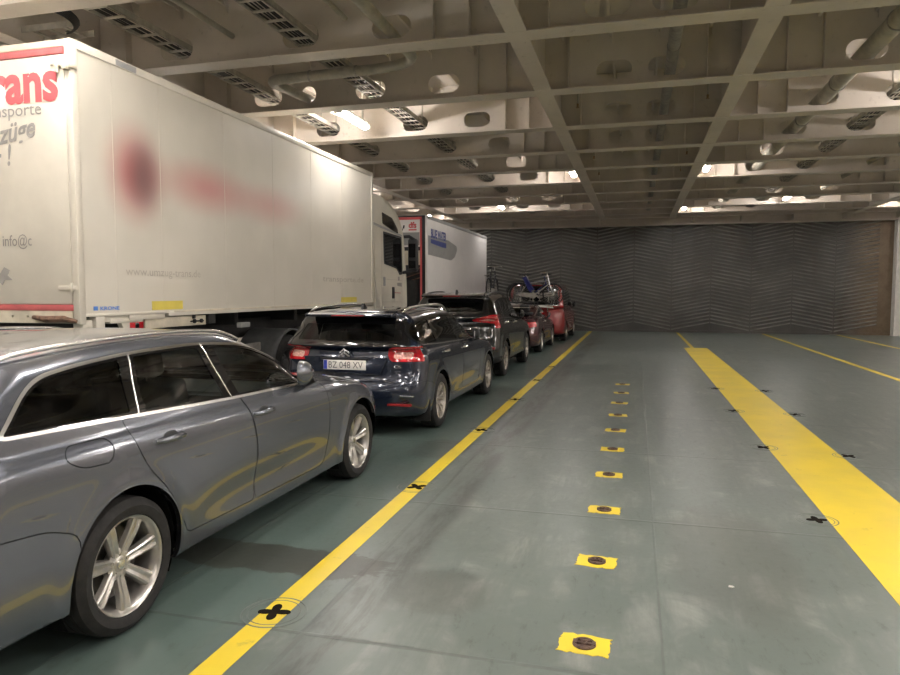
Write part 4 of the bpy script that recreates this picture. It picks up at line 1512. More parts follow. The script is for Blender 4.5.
# --- navy estate car
c5 = dict(
    name='estate_car', label='dark navy estate car with wraparound red tail lamps and twin-chevron emblem',
    loc=(-3.21, 8.14, 0), mat=M['navy'], W=0.902, yR=-0.97, yF=3.77, wb=2.815, R=0.335, step=0.04, Ra=0.385, flare=0.012,
    sill=0.235, ledge=0.07,
    glass=[
        (0.838, -0.90, 1.06, 2.40, 1.00, [(-0.8, 1.06), (-0.2, 1.05), (0.6, 1.03), (1.3, 1.01), (1.95, 0.995), (2.2, 0.985)], 0.24, 0.62),
        (0.765, -0.76, 1.25, 1.95, 1.22, [(-0.6, 1.22), (0.3, 1.22), (1.2, 1.21), (1.6, 1.19)], 0.22, 0.50),
        (0.698, -0.66, 1.405, 1.52, 1.385, [(-0.5, 1.35), (0.0, 1.375), (0.6, 1.385), (1.1, 1.372), (1.4, 1.34)], 0.16, 0.42),
        (0.643, -0.67, 1.445, 1.30, 1.44, [(-0.45, 1.412), (0.0, 1.43), (0.6, 1.44), (1.1, 1.425)], 0.16, 0.40),
        (0.580, -0.61, 1.462, 1.15, 1.46, [(-0.4, 1.440), (0.0, 1.455), (0.6, 1.465), (1.0, 1.45)], 0.16, 0.40),
        (0.40, -0.50, 1.475, 0.95, 1.475, [(-0.2, 1.47), (0.4, 1.482), (0.8, 1.47)], 0.16, 0.35),
        (0.004, -0.25, 1.48, 0.70, 1.482, [(-0.1, 1.482), (0.3, 1.488), (0.6, 1.484)], 0.10, 0.20)],
    dlo=[(-0.74, 1.12), (-0.62, 1.065), (0.12, 1.03), (1.0, 1.005), (1.95, 0.985), (2.16, 1.0), (1.80, 1.19), (1.45, 1.315), (1.1, 1.36), (0.6, 1.385), (0.1, 1.380), (-0.40, 1.355), (-0.66, 1.30)],
    dlo_r=[0.06, 0.06, 0.0, 0, 0.02, 0.02, 0.1, 0.15, 0.15, 0.1, 0.1, 0.1, 0.12], frame_w=0.014, frame_mat='gloss_black', chrome_below=[(-0.74, 1.085), (0.12, 1.055), (1.0, 1.03), (2.1, 1.012)],
    panes=[('quarter_window', [(-0.9, 1.0), (0.02, 1.0), (-0.06, 1.42), (-0.9, 1.42)], 'glass_dark'),
           ('rear_side_window', [(0.16, 0.98), (1.02, 0.95), (0.88, 1.42), (0.06, 1.42)], 'glass_dark'),
           ('front_side_window', [(1.12, 0.95), (2.2, 0.95), (2.2, 1.42), (0.97, 1.42)], 'glass_clear')],
    screen=[(-0.9, 1.0), (0.71, 1.01), (0.58, 1.40), (-0.9, 1.42)], screen_y=1.1,
    backlight=[(-0.9, 1.055), (0.755, 1.055), (0.64, 1.375), (-0.9, 1.385)], back_y=-0.5, back_edge=0.07,
    taillamp=[(0.53, 0.885), (0.49, 0.96), (0.50, 1.035), (0.56, 1.055), (1.2, 1.06), (1.2, 0.875)], tail_y=-0.60, tail_slope=0.0, lamp_inner=[(0.56, 0.915), (0.56, 0.985), (0.76, 0.99), (0.76, 0.915)],
    doors=[('rear_door', [(0.10, 1.035), (0.02, 0.85), (0.22, 0.68), (0.44, 0.36), (1.13, 0.34), (1.15, 0.66), (1.12, 0.88), (1.07, 1.012)], [0.0, 0.12, 0.15, 0.05, 0.04, 0.2, 0.1, 0]),
           ('front_door', [(1.078, 1.012), (1.128, 0.88), (1.158, 0.66), (1.138, 0.34), (2.12, 0.32), (2.19, 0.45), (2.22, 0.75), (2.18, 0.93), (2.1, 0.985), (1.93, 0.99)], [0, 0.1, 0.2, 0.04, 0.08, 0.1, 0.1, 0.05, 0.02, 0])],
    handles={'rear_door': (0.30, 0.93), 'front_door': (1.27, 0.91)}, handle_mat='chrome', handle_l=0.17,
    headlamp=[(3.2, 0.70), (3.55, 0.66), (3.9, 0.66), (3.9, 0.78), (3.45, 0.82), (3.2, 0.80)],
    grille=[(-1, 0.45), (0.42, 0.45), (0.48, 0.62), (-1, 0.62)],
    panels=[('rear_bumper', lambda v: side(v, rpoly([(-1.7, 0.645), (-0.78, 0.66), (-0.45, 0.63), (-0.30, 0.58), (-0.30, -0.1), (-1.7, -0.1)], 0.03, 4), -1)),
            ('tailgate', lambda v: rear(v, rpoly([(-1, 0.60), (0.70, 0.60), (0.765, 0.68), (0.775, 0.93), (0.755, 1.05), (0.665, 1.385), (-1, 1.395)], 0.03, 4), -0.55)),
            ('fuel_flap', lambda v: side(v, rpoly([(-0.52, 0.95), (-0.36, 0.95), (-0.35, 0.84), (-0.52, 0.84)], 0.03, 4), 0.45, -1))],
    skins=[('bottom', lambda v: np.maximum(v[:, 2] - 0.375, v[:, 1] + 0.55), 'trim', 'bumper_skirt', 0.0),
           ('strip', lambda v: np.maximum(np.maximum(sdf_poly(v[:, 1:3], rpoly([(0.62, 0.395), (2.22, 0.365), (2.22, 0.40), (0.62, 0.43)], 0.01)), 0.5 - np.abs(v[:, 0])), -1), 'alu', 'sill_strip', 0.004)],
    tyre_w=0.225, rimR=0.222, spokes=7, spoke_style='twin', alloy='alloy_dirty', wn=56,
    mirror=(1.86, 0.96, 0.845), mirror_mat='black', mirror_s=1.0, roof_z=1.48)
r2, Vc, mc = make_car(c5)
roof_rail(r2, Vc, 0.595, -0.56, 1.30, 0.018, M['alu'], 0.050)
shark_fin(r2, 0, -0.30, 1.478, M['black'])
# spoiler lip, plate recess, emblem, tailgate script
sp = MB().prism([(-0.60, 1.452), (-0.82, 1.416), (-0.81, 1.400), (-0.60, 1.40)], -0.53, 0.53, 'X')
sp.build('roof_spoiler', M['navy'], r2, bevel=0.012, seg=3)
MB().box(-0.20, 0.20, -0.826, -0.81, 1.400, 1.412).build('brake_light', M['reflector'], r2, smooth=0)
rp = MB()
rp.prism([(-0.50, 0.93), (0.50, 0.93), (0.42, 0.755), (-0.42, 0.755)], -0.912, -0.87, 'Y')
rp.build('plate_recess', M['navy'], r2, bevel=0.008)
MB().box(-0.30, 0.30, -0.925, -0.89, 0.905, 0.925).build('tailgate_handle', M['black'], r2, bevel=0.005)
number_plate(r2, -0.912, 0.845, 'BZ 048 XV')
for k in (0, 1):
    z0 = 0.978 + 0.036 * k
    MB().prism([(-0.058, z0 - 0.018), (0, z0 + 0.020), (0.058, z0 - 0.018), (0.058, z0 - 0.034), (0, z0 + 0.002), (-0.058, z0 - 0.034)], -0.925, -0.902, 'Y').build('emblem', M['chrome'], r2, bevel=0.002)
lettering('badge', 'C5', M['chrome'], r2, (0.60, -0.908, 0.825), (1, 0.05, 0), (0, 0, 1), 0.030, 0.085, 0.004, bold=0.02)
lettering('badge', 'HDi', M['alu'], r2, (0.61, -0.905, 0.775), (1, 0.05, 0), (0, 0, 1), 0.020, 0.060, 0.004)
MB().box(0.66, 0.82, -0.915, -0.84, 0.495, 0.515).build('bumper_strip', M['alu'], r2, bevel=0.004)
MB().box(-0.80, -0.52, -0.93, -0.87, 0.395, 0.42).box(0.52, 0.80, -0.93, -0.87, 0.395, 0.42).build('rear_reflector', M['reflector'], r2, bevel=0.004)
MB().box(0.68, 0.90, -0.50, -0.485, 0.16, 0.42).build('mud_flap', M['rubber'], r2, bevel=0.004)
MB().tube([(-0.35, -0.77, 1.10), (0.0, -0.83, 1.085), (0.30, -0.77, 1.10)], 0.010, 8).build('rear_wiper', M['black'], r2)

# --- black crossover
xt = dict(
    name='crossover_car', label='tall black crossover car with boomerang red tail lamps and dark rear screen',
    loc=(-3.385, 13.45, 0), mat=M['blackgreen'], W=0.91, yR=-0.97, yF=3.70, wb=2.70, R=0.355, step=0.05, Ra=0.41, flare=0.018,
    sill=0.31, ledge=0.06, k=1.10,
    glass=[
        (0.850, -0.86, 1.18, 2.35, 1.11, [(-0.8, 1.20), (-0.2, 1.18), (0.6, 1.15), (1.3, 1.12), (1.95, 1.10), (2.2, 1.08)], 0.24, 0.60),
        (0.785, -0.74, 1.38, 1.92, 1.34, [(-0.6, 1.38), (0.3, 1.37), (1.2, 1.35), (1.6, 1.33)], 0.22, 0.50),
        (0.715, -0.64, 1.56, 1.45, 1.53, [(-0.5, 1.52), (0.0, 1.55), (0.6, 1.56), (1.1, 1.54), (1.4, 1.50)], 0.16, 0.42),
        (0.655, -0.66, 1.62, 1.25, 1.60, [(-0.45, 1.58), (0.0, 1.61), (0.6, 1.62), (1.1, 1.60)], 0.16, 0.40),
        (0.58, -0.60, 1.64, 1.10, 1.63, [(-0.4, 1.61), (0.0, 1.64), (0.6, 1.65), (1.0, 1.63)], 0.16, 0.40),
        (0.004, -0.20, 1.67, 0.60, 1.68, [(-0.1, 1.67), (0.3, 1.68), (0.5, 1.68)], 0.10, 0.20)],
    dlo=[(-0.52, 1.28), (-0.35, 1.19), (0.5, 1.155), (1.95, 1.09), (2.12, 1.12), (1.80, 1.31), (1.45, 1.46), (1.0, 1.54), (0.5, 1.56), (0.0, 1.54), (-0.35, 1.46)],
    dlo_r=[0.05, 0.05, 0, 0.02, 0.02, 0.1, 0.15, 0.15, 0.1, 0.1, 0.1], frame_w=0.014, frame_mat='gloss_black',
    panes=[('quarter_window', [(-0.9, 1.0), (0.00, 1.0), (-0.10, 1.6), (-0.9, 1.6)], 'glass_dark'),
           ('rear_side_window', [(0.12, 0.98), (0.95, 0.95), (0.85, 1.6), (0.02, 1.6)], 'glass_dark'),
           ('front_side_window', [(1.04, 0.95), (2.2, 0.95), (2.2, 1.6), (0.93, 1.6)], 'glass_clear')],
    screen=[(-0.9, 1.12), (0.70, 1.13), (0.57, 1.56), (-0.9, 1.58)], screen_y=1.0,
    backlight=[(-0.9, 1.17), (0.70, 1.21), (0.66, 1.50), (0.60, 1.565), (-0.9, 1.575)], back_y=-0.45, back_edge=0.09,
    taillamp=[(0.42, 1.115), (0.40, 1.145), (0.60, 1.20), (0.74, 1.235), (1.2, 1.26), (1.2, 1.10), (0.87, 0.98), (0.82, 0.98), (0.80, 1.07)], tail_y=-0.50, lamp_inner=[(0.50, 1.13), (0.72, 1.165), (0.80, 1.15), (0.80, 1.12)],
    doors=[('rear_door', [(0.02, 1.16), (0.10, 0.92), (0.24, 0.74), (0.44, 0.42), (1.05, 0.40), (1.07, 0.70), (1.05, 0.95), (0.99, 1.135)], [0.0, 0.12, 0.15, 0.05, 0.04, 0.2, 0.1, 0]),
           ('front_door', [(0.998, 1.135), (1.058, 0.95), (1.078, 0.70), (1.058, 0.40), (2.05, 0.38), (2.12, 0.50), (2.15, 0.80), (2.12, 1.0), (2.05, 1.085), (1.93, 1.10)], [0, 0.1, 0.2, 0.04, 0.08, 0.1, 0.1, 0.05, 0.02, 0])],
    handles={'rear_door': (0.22, 1.07), 'front_door': (1.19, 1.04)}, handle_mat='chrome', handle_l=0.16,
    panels=[('tailgate', lambda v: rear(v, rpoly([(-1, 0.64), (0.66, 0.64), (0.73, 0.74), (0.76, 1.1), (0.72, 1.25), (0.62, 1.58), (-1, 1.585)], 0.03, 4), -0.50))],
    skins=[('bottom', lambda v: np.maximum(v[:, 2] - 0.44, v[:, 1] + 0.45), 'trim', 'bumper_skirt', 0.0)],
    tyre_w=0.225, rimR=0.228, spokes=5, spoke_style='twin', alloy='alloy_dirty', wn=40,
    mirror=(1.80, 1.08, 0.845), mirror_mat=M['blackgreen'], mirror_s=1.1, roof_z=1.66, floor_z=0.42, seat_y=0.92, bench_y=0.18)
r3, Vx, mx_ = make_car(xt)
roof_rail(r3, Vx, 0.62, -0.50, 1.20, 0.016, M['black'], 0.035)
shark_fin(r3, 0.0, -0.42, 1.655, M['black'])
MB().prism([(-0.60, 1.645), (-0.84, 1.60), (-0.83, 1.585), (-0.60, 1.59)], -0.60, 0.60, 'X').build('roof_spoiler', M['blackgreen'], r3, bevel=0.01)
MB().box(-0.17, 0.17, -0.848, -0.835, 1.585, 1.602).build('brake_light', M['reflector'], r3, smooth=0)
number_plate(r3, -0.96, 0.88, '')
MB().box(-0.40, 0.40, -0.945, -0.90, 0.955, 0.98).build('tailgate_handle', M['chrome'], r3, bevel=0.006)
MB().box(0.72, 0.86, -0.955, -0.87, 0.60, 0.64).box(-0.86, -0.72, -0.955, -0.87, 0.60, 0.64).build('rear_reflector', M['reflector'], r3, bevel=0.004)
MB().tube([(-0.05, -0.82, 1.20), (0.2, -0.84, 1.215), (0.42, -0.81, 1.24)], 0.009, 8).build('rear_wiper', M['black'], r3)

# --- low dark-red car
lr = dict(
    name='saloon_car', label='low dark maroon car parked between the black crossover and the bright red van',
    loc=(-3.36, 18.97, 0), mat=M['maroon'], W=0.875, yR=-0.92, yF=3.35, wb=2.50, R=0.31, step=0.06, Ra=0.36, flare=0.012,
    sill=0.20, ledge=0.04, k=0.93,
    glass=[
        (0.80, -0.50, 0.965, 2.05, 0.92, [(-0.4, 0.965), (0.2, 0.95), (0.9, 0.935), (1.5, 0.92), (1.8, 0.91)], 0.30, 0.55),
        (0.73, -0.10, 1.12, 1.68, 1.10, [(0.1, 1.11), (0.7, 1.12), (1.2, 1.10)], 0.26, 0.45),
        (0.66, 0.20, 1.235, 1.30, 1.235, [(0.4, 1.235), (0.8, 1.25), (1.0, 1.235)], 0.22, 0.36),
        (0.58, 0.28, 1.275, 1.15, 1.275, [(0.4, 1.28), (0.8, 1.295), (0.95, 1.28)], 0.20, 0.30),
        (0.004, 0.45, 1.315, 0.90, 1.32, [(0.5, 1.32), (0.7, 1.325), (0.85, 1.32)], 0.08, 0.15)],
    dlo=[(-0.30, 0.985), (0.8, 0.955), (1.72, 0.925), (1.45, 1.08), (1.1, 1.19), (0.7, 1.225), (0.3, 1.20), (0.0, 1.10)],
    dlo_r=[0.04, 0, 0.02, 0.1, 0.1, 0.1, 0.1, 0.1], frame_w=0.012,
    panes=[('rear_side_window', [(-0.4, 0.9), (0.62, 0.9), (0.55, 1.3), (-0.4, 1.3)], 'glass_dark'),
           ('front_side_window', [(0.72, 0.9), (1.9, 0.9), (1.9, 1.3), (0.62, 1.3)], 'glass_dark')],
    screen=[(-0.9, 0.93), (0.64, 0.94), (0.50, 1.24), (-0.9, 1.26)], screen_y=0.9,
    backlight=[(-0.9, 0.985), (0.62, 0.985), (0.50, 1.22), (-0.9, 1.24)], back_y=0.45, back_edge=0.03,
    taillamp=[(0.50, 0.72), (0.52, 0.84), (0.80, 0.87), (1.2, 0.87), (1.2, 0.72)], tail_y=-0.66,
    doors=[('front_door', [(0.50, 0.955), (0.42, 0.75), (0.52, 0.32), (1.70, 0.30), (1.82, 0.6), (1.80, 0.85), (1.70, 0.925)], [0.0, 0.12, 0.06, 0.08, 0.1, 0.05, 0])],
    handles={'front_door': (0.62, 0.84)}, handle_mat='chrome', handle_l=0.16,
    tyre_w=0.215, rimR=0.225, spokes=5, spoke_style='broad', alloy='alloy', wn=40,
    mirror=(1.45, 0.90, 0.80), mirror_mat=M['maroon'], mirror_s=0.95, roof_z=1.31, floor_z=0.22, seat_y=0.55, bench_y=0.0)
r4, Vl, ml = make_car(lr)
number_plate(r4, -0.93, 0.60, '')
rk = MB()
for yy in (0.35, 1.0):
    rk.tube([(-0.60, yy, 1.26), (-0.60, yy, 1.36), (0.60, yy, 1.36), (0.60, yy, 1.26)], 0.016, 8)
rk.box(-0.70, -0.58, -0.15, 1.25, 1.372, 1.386)
rk.build('roof_rack', M['black'], r4)

# --- bright red van
van = dict(
    name='passenger_van', label='bright red passenger van at the head of the queue, a bicycle carrier behind it',
    loc=(-3.20, 23.45, 0), mat=M['red'], W=0.945, yR=-0.99, yF=3.85, wb=2.95, R=0.335, step=0.06, Ra=0.385, flare=0.010,
    sill=0.25, ledge=0.02, k=1.06,
    glass=[
        (0.93, -0.94, 1.16, 2.75, 1.12, [(-0.8, 1.16), (0.6, 1.15), (1.9, 1.13), (2.5, 1.11)], 0.16, 0.65),
        (0.90, -0.90, 1.45, 2.35, 1.42, [(-0.6, 1.46), (0.6, 1.46), (1.9, 1.42)], 0.15, 0.55),
        (0.84, -0.84, 1.76, 1.95, 1.72, [(-0.6, 1.76), (0.6, 1.76), (1.6, 1.73)], 0.14, 0.45),
        (0.79, -0.80, 1.86, 1.75, 1.83, [(-0.6, 1.85), (0.6, 1.86), (1.3, 1.84)], 0.14, 0.40),
        (0.68, -0.72, 1.91, 1.60, 1.90, [(-0.6, 1.90), (0.6, 1.91), (1.2, 1.90)], 0.14, 0.40),
        (0.004, -0.40, 1.94, 1.30, 1.945, [(-0.3, 1.94), (0.5, 1.95), (1.2, 1.945)], 0.10, 0.20)],
    dlo=[(-0.80, 1.20), (2.35, 1.13), (2.30, 1.25), (2.0, 1.55), (1.75, 1.70), (-0.78, 1.72)],
    dlo_r=[0.06, 0.03, 0.05, 0.1, 0.1, 0.06], frame_w=0.012, frame_mat='gloss_black',
    panes=[('quarter_window', [(-0.9, 1.1), (0.25, 1.1), (0.25, 1.8), (-0.9, 1.8)], 'glass_dark'),
           ('rear_side_window', [(0.33, 1.1), (1.22, 1.1), (1.22, 1.8), (0.33, 1.8)], 'glass_dark'),
           ('front_side_window', [(1.32, 1.1), (2.5, 1.1), (2.5, 1.8), (1.32, 1.8)], 'glass_dark')],
    screen=[(-0.9, 1.16), (0.80, 1.17), (0.72, 1.72), (-0.9, 1.74)], screen_y=1.5,
    backlight=[(-0.9, 1.20), (0.78, 1.20), (0.72, 1.85), (-0.9, 1.86)], back_y=-0.6, back_edge=0.03,
    taillamp=[(0.80, 0.88), (0.80, 1.22), (1.2, 1.22), (1.2, 0.88)], tail_y=-0.82,
    doors=[('sliding_door', [(0.30, 1.17), (0.32, 0.42), (1.22, 0.40), (1.26, 0.7), (1.26, 1.15)], [0, 0.06, 0.06, 0.1, 0]),
           ('front_door', [(1.268, 1.15), (1.268, 0.7), (1.24, 0.40), (2.20, 0.38), (2.32, 0.6), (2.34, 0.95), (2.28, 1.13)], [0, 0.1, 0.06, 0.08, 0.1, 0.05, 0])],
    handles={'sliding_door': (0.42, 1.02), 'front_door': (1.42, 1.02)}, handle_mat='black', handle_l=0.18,
    panels=[('tailgate', lambda v: rear(v, rpoly([(-1, 0.56), (0.74, 0.56), (0.80, 0.64), (0.80, 1.3), (0.74, 1.82), (-1, 1.84)], 0.03, 4), -0.60))],
    tyre_w=0.215, rimR=0.205, spokes=5, spoke_style='broad', alloy='alloy_dirty', wn=40,
    mirror=(2.10, 1.10, 0.93), mirror_mat='black', mirror_s=1.25, roof_z=1.93, floor_z=0.45, seat_y=1.25, bench_y=0.2)
r5, Vn, mn = make_car(van)
number_plate(r5, -1.01, 0.50, '')

# ------------------------------------------------------------------ box truck with a swap body
def box_side_material():
    """cream side panel with the softened round emblem and washed-out red lettering printed on it"""
    m, nt, b = new_mat('truck_side_print')
    co = objco(nt)
    sep = nn(nt, 'ShaderNodeSeparateXYZ', {0: co})
    Y, Z = sep.outputs[1], sep.outputs[2]
    f = noise(nt, 1.2, 3, 0.5, co)
    base = mix(nt, ramp(nt, f, 0.3, 0.7), (0.57, 0.535, 0.455), (0.63, 0.59, 0.505))

    def spot(cy, cz, ry, rz, a=1.6, b_=0.0):
        u = mth(nt, 'DIVIDE', mth(nt, 'SUBTRACT', Y, cy), ry)
        v = mth(nt, 'DIVIDE', mth(nt, 'SUBTRACT', Z, cz), rz)
        r = mth(nt, 'SQRT', mth(nt, 'ADD', mth(nt, 'MULTIPLY', u, u), mth(nt, 'MULTIPLY', v, v)))
        return ramp(nt, r, a, b_)
    base = mix(nt, mth(nt, 'MULTIPLY', spot(6.38, 2.96, 0.38, 0.44), 0.85), base, (0.42, 0.07, 0.075))
    base = mix(nt, mth(nt, 'MULTIPLY', spot(6.50, 2.95, 0.24, 0.34), 0.85), base, (0.16, 0.09, 0.09))
    base = mix(nt, mth(nt, 'MULTIPLY', spot(7.7, 2.98, 0.85, 0.27), 0.62), base, (0.52, 0.12, 0.12))
    base = mix(nt, mth(nt, 'MULTIPLY', spot(9.2, 2.95, 0.85, 0.24), 0.50), base, (0.52, 0.15, 0.14))
    base = mix(nt, mth(nt, 'MULTIPLY', spot(10.9, 2.70, 0.7, 0.25), 0.22), base, (0.33, 0.30, 0.24))
    nt.links.new(base, b.inputs['Base Color'])
    b.inputs['Roughness'].default_value = 0.34
    b.inputs['Coat Weight'].default_value = 0.25
    b.inputs['Coat Roughness'].default_value = 0.28
    bp = nn(nt, 'ShaderNodeBump', {'Height': noise(nt, 0.9, 2, 0.5, co), 'Strength': 0.15, 'Distance': 0.02})
    nt.links.new(bp.outputs[0], b.inputs['Normal'])
    return m


def truck_wheel(parent, x, y, R, w, sgn, name='wheel', dual=True):
    mb = MB()
    h = w / 2
    mb.lathe([(h * .9, 0.27), (h * .5, 0.25), (-h * .1, 0.22), (-h * .1, 0.12), (h * .5, 0.11), (h * .55, 0.0)], (0, 0, 0), n=36)
    for k in range(10):
        a = 2 * PI * k / 10
        mb.cyl((-h * .1, 0.165 * math.cos(a), 0.165 * math.sin(a)), (h * .15, 0.165 * math.cos(a), 0.165 * math.sin(a)), 0.016, 6)
    mb.v = [(x + sgn * p[0], y + p[1], R + p[2]) for p in mb.v]
    wo = mb.build(name, M['mudguard'], parent, world=True)
    ty = MB()
    prof = [(-h * .9, 0.27), (-h, 0.33), (-h * 1.03, 0.40), (-h * .95, R - 0.03), (-h * .8, R), (-h * .4, R), (-h * .38, R - .015), (-h * .3, R - .015), (-h * .28, R), (h * .28, R), (h * .3, R - .015), (h * .38, R - .015), (h * .4, R), (h * .8, R), (h * .95, R - 0.03), (h * 1.03, 0.40), (h, 0.33), (h * .9, 0.27)]
    ty.lathe(prof, n=40)
    if dual:
        ty.lathe([(p[0] - w * 1.15, p[1]) for p in prof], n=40)
    ty.v = [(x + sgn * p[0], y + p[1], R + p[2]) for p in ty.v]
    ty.build('tyre', M['rubber'], wo, world=True)
    return wo


M['box_print'] = box_side_material()
T1 = thing('box_truck', 'white box truck with red lettering on its tail, towering over the queue of cars', 'truck', (-6.53, 9.5, 0))
# the printed side needs world-like coordinates: give the box its own origin at the deck origin
x0, x1, ya, yb, z0, z1 = -7.80, -5.262, 5.56, 13.33, 1.45, 4.07
bx = MB().box(x0 + 0.012, x1, ya, yb, z0, z1).build('cargo_box', M['box_print'], T1, world=False, smooth=0)
bx.location = (6.53, -9.5, 0)


def tb(name, mat, a, b_, c_, d, e, f, bev=0.004, par=None):
    return MB().box(a, b_, c_, d, e, f).build(name, mat, par or T1, bevel=bev, world=True, smooth=30)


rl_ = MB().box(x1 - 0.02, x1 + 0.012, ya - 0.01, yb, 4.02, 4.105).box(x0, x0 + 0.03, ya - 0.01, yb, 4.02, 4.105)
rl_.build('top_rail', M['truck_white'], T1, bevel=0.006, world=True)
tb('roof_panel', M['truck_white'], x0 + 0.02, x1 - 0.01, ya, yb, 4.07, 4.095)
tb('bottom_rail', M['truck_white'], x1 - 0.05, x1 + 0.014, 6.85, yb, 1.398, 1.462, 0.006)
tb('bottom_rail', M['truck_white'], x1 - 0.05, x1 + 0.012, ya + 0.02, 6.85, 1.43, 1.462, 0.006)
tb('side_post', M['truck_white'], x1 - 0.08, x1 + 0.005, 5.74, 5.86, 1.15, 1.44, 0.006)
tb('side_post', M['truck_white'], x1 - 0.04, x1 + 0.0, 6.22, 6.80, 1.375, 1.44, 0.004)
tb('rub_strip', M['cream'], x1 - 0.01, x1 + 0.022, 6.95, yb, 1.44, 1.462, 0.003)
for (a, b_) in ((x1 - 0.07, x1 + 0.014), (x0, x0 + 0.08)):
    tb('corner_post', M['truck_white'], a, b_, ya - 0.035, ya + 0.05, 1.36, 4.105, 0.012)
tb('corner_post', M['truck_white'], x1 - 0.06, x1 + 0.013, yb - 0.09, yb + 0.01, 1.375, 4.105, 0.008)
# panel joints on the side
for y in (6.05, 6.78, 8.05, 9.3, 10.55, 11.8):
    tb('panel_joint', M['truck_white'], x1 - 0.002, x1 + 0.0025, y, y + 0.006, 1.465, 4.02, 0)
tb('side_mark', M['grey_panel'], x1 + 0.010, x1 + 0.0155, 6.12, 6.42, 4.03, 4.09, 0)
tb('reflective_patch', M['reflect_yellow'], x1 + 0.0, x1 + 0.004, 6.58, 7.12, 1.475, 1.575, 0)
tb('reflective_patch', M['reflect_yellow'], x1 + 0.0, x1 + 0.004, 11.72, 12.45, 1.48, 1.575, 0)
lettering('lettering', 'KRONE', M['krone_blue'], T1, (x1 + 0.003, 5.80, 1.495), (0, 1, 0), (0, 0, 1), 0.036, 0.27, 0.002, world=True, bold=0.03)
tb('small_sign', M['krone_blue'], x1 + 0.0, x1 + 0.004, 5.715, 5.77, 1.493, 1.535, 0)
lettering('lettering', 'www.umzug-trans.de', M['letter_pale'], T1, (x1 + 0.003, 6.18, 1.86), (0, 1, 0), (0, 0, 1), 0.09, 1.30, 0.002, world=True)
lettering('lettering', 'transporte.de', M['letter_pale'], T1, (x1 + 0.003, 10.95, 1.86), (0, 1, 0), (0, 0, 1), 0.10, 1.85, 0.002, world=True, bold=0.01)
# tail doors
dz0, dz1 = 1.56, 3.96
for (a, b_, s_) in ((x1 - 1.255, x1 - 0.075, 1), (x0 + 0.085, x1 - 1.265, -1)):
    dr = tb('tail_door', M['truck_white'], a, b_, ya - 0.028, ya + 0.01, dz0, dz1, 0.006)
    dr['label'] = 'cream tail door with red and grey lettering'
    for zz in (1.72, 3.88):
        hx = b_ - 0.02 if s_ > 0 else a + 0.02
        hb = MB().box(hx - 0.13, hx + 0.09, ya - 0.045, ya - 0.028, zz - 0.02, zz + 0.02).cyl((hx + 0.03 * s_, ya - 0.045, zz - 0.045), (hx + 0.03 * s_, ya - 0.045, zz + 0.045), 0.016, 10)
        hb.build('hinge', M['truck_white'], dr, bevel=0.004, world=True)
rod = MB()
for xx_ in (x1 - 1.12, x1 - 1.42):
    rod.cyl((xx_, ya - 0.05, dz0 - 0.1), (xx_, ya - 0.05, dz1 + 0.03), 0.014, 10)
    for zz in (1.75, 2.4, 3.1, 3.8):
        rod.box(xx_ - 0.03, xx_ + 0.03, ya - 0.065, ya - 0.03, zz - 0.025, zz + 0.025)
rod.build('lock_rod_grille', M['galv'], T1, world=True)
tb('tail_header', M['cream'], x0 + 0.06, x1 - 0.06, ya - 0.03, ya + 0.02, 4.035, 4.10, 0.005)
tb('red_band', M['band_red'], x0 + 0.08, x1 - 0.08, ya - 0.034, ya + 0.0, 3.965, 4.03, 0.003)
tb('red_band', M['band_red'], x0 + 0.08, x1 - 0.06, ya - 0.034, ya + 0.0, 1.495, 1.555, 0.003)
hs = [circle(x1 - 0.25 - 0.19 * k, 1.435, 0.014, 10) for k in range(11)]
MB().prism([(x0 + 0.08, 1.37), (x1 - 0.08, 1.37), (x1 - 0.08, 1.495), (x0 + 0.08, 1.495)], ya - 0.03, ya + 0.0, 'Y', hs).build('sill_beam', M['cream'], T1, world=True, smooth=0)
tb('sill_backing', M['black'], x0 + 0.08, x1 - 0.06, ya + 0.002, ya + 0.03, 1.38, 1.49, 0)
MB().tube([(x1 - 0.55, ya - 0.04, 1.43), (x1 - 0.38, ya - 0.06, 1.41), (x1 - 0.16, ya - 0.06, 1.415), (x1 - 0.02, ya - 0.04, 1.39)], [0.02, 0.034, 0.034, 0.018], 8).build('door_latch', M['rust'], T1, world=True)
hw = MB().box(x1 - 0.17, x1 - 0.05, ya - 0.06, ya - 0.03, 3.84, 3.90).box(x1 - 0.06, x1 + 0.0, ya - 0.085, ya - 0.03, 3.80, 3.88).box(x1 - 0.03, x1 + 0.03, ya - 0.07, ya + 0.02, 3.815, 3.865)
hw.cyl((x1 - 0.13, ya - 0.06, 3.78), (x1 - 0.13, ya - 0.06, 3.88), 0.018, 10)
hw.build('door_retainer', M['cream'], T1, bevel=0.005, world=True)
lettering('lettering', 'Trans', M['letter_red'], T1, (x1 - 1.28, ya - 0.031, 3.545), (1, 0, 0), (0, 0, 1), 0.38, 1.13, 0.002, world=True, bold=0.035)
lettering('lettering', 'Transporte', M['letter_grey'], T1, (x1 - 1.20, ya - 0.031, 3.41), (1, 0, 0), (0, 0, 1), 0.12, 0.84, 0.002, world=True)
lettering('lettering', 'Umz\u00fcge', M['letter_grey'], T1, (x1 - 1.22, ya - 0.031, 3.10), (1, 0, 0.14), (-0.14, 0, 1), 0.19, 0.80, 0.002, shear=0.35, world=True, bold=0.02)
lettering('lettering', '+ !', M['letter_grey'], T1, (x1 - 0.98, ya - 0.031, 2.93), (1, 0, 0.05), (-0.05, 0, 1), 0.20, 0.24, 0.002, shear=0.2, world=True, bold=0.02)
lettering('lettering', 'info@c', M['letter_grey'], T1, (x1 - 0.90, ya - 0.031, 2.14), (1, 0, 0), (0, 0, 1), 0.11, 0.36, 0.002, world=True)
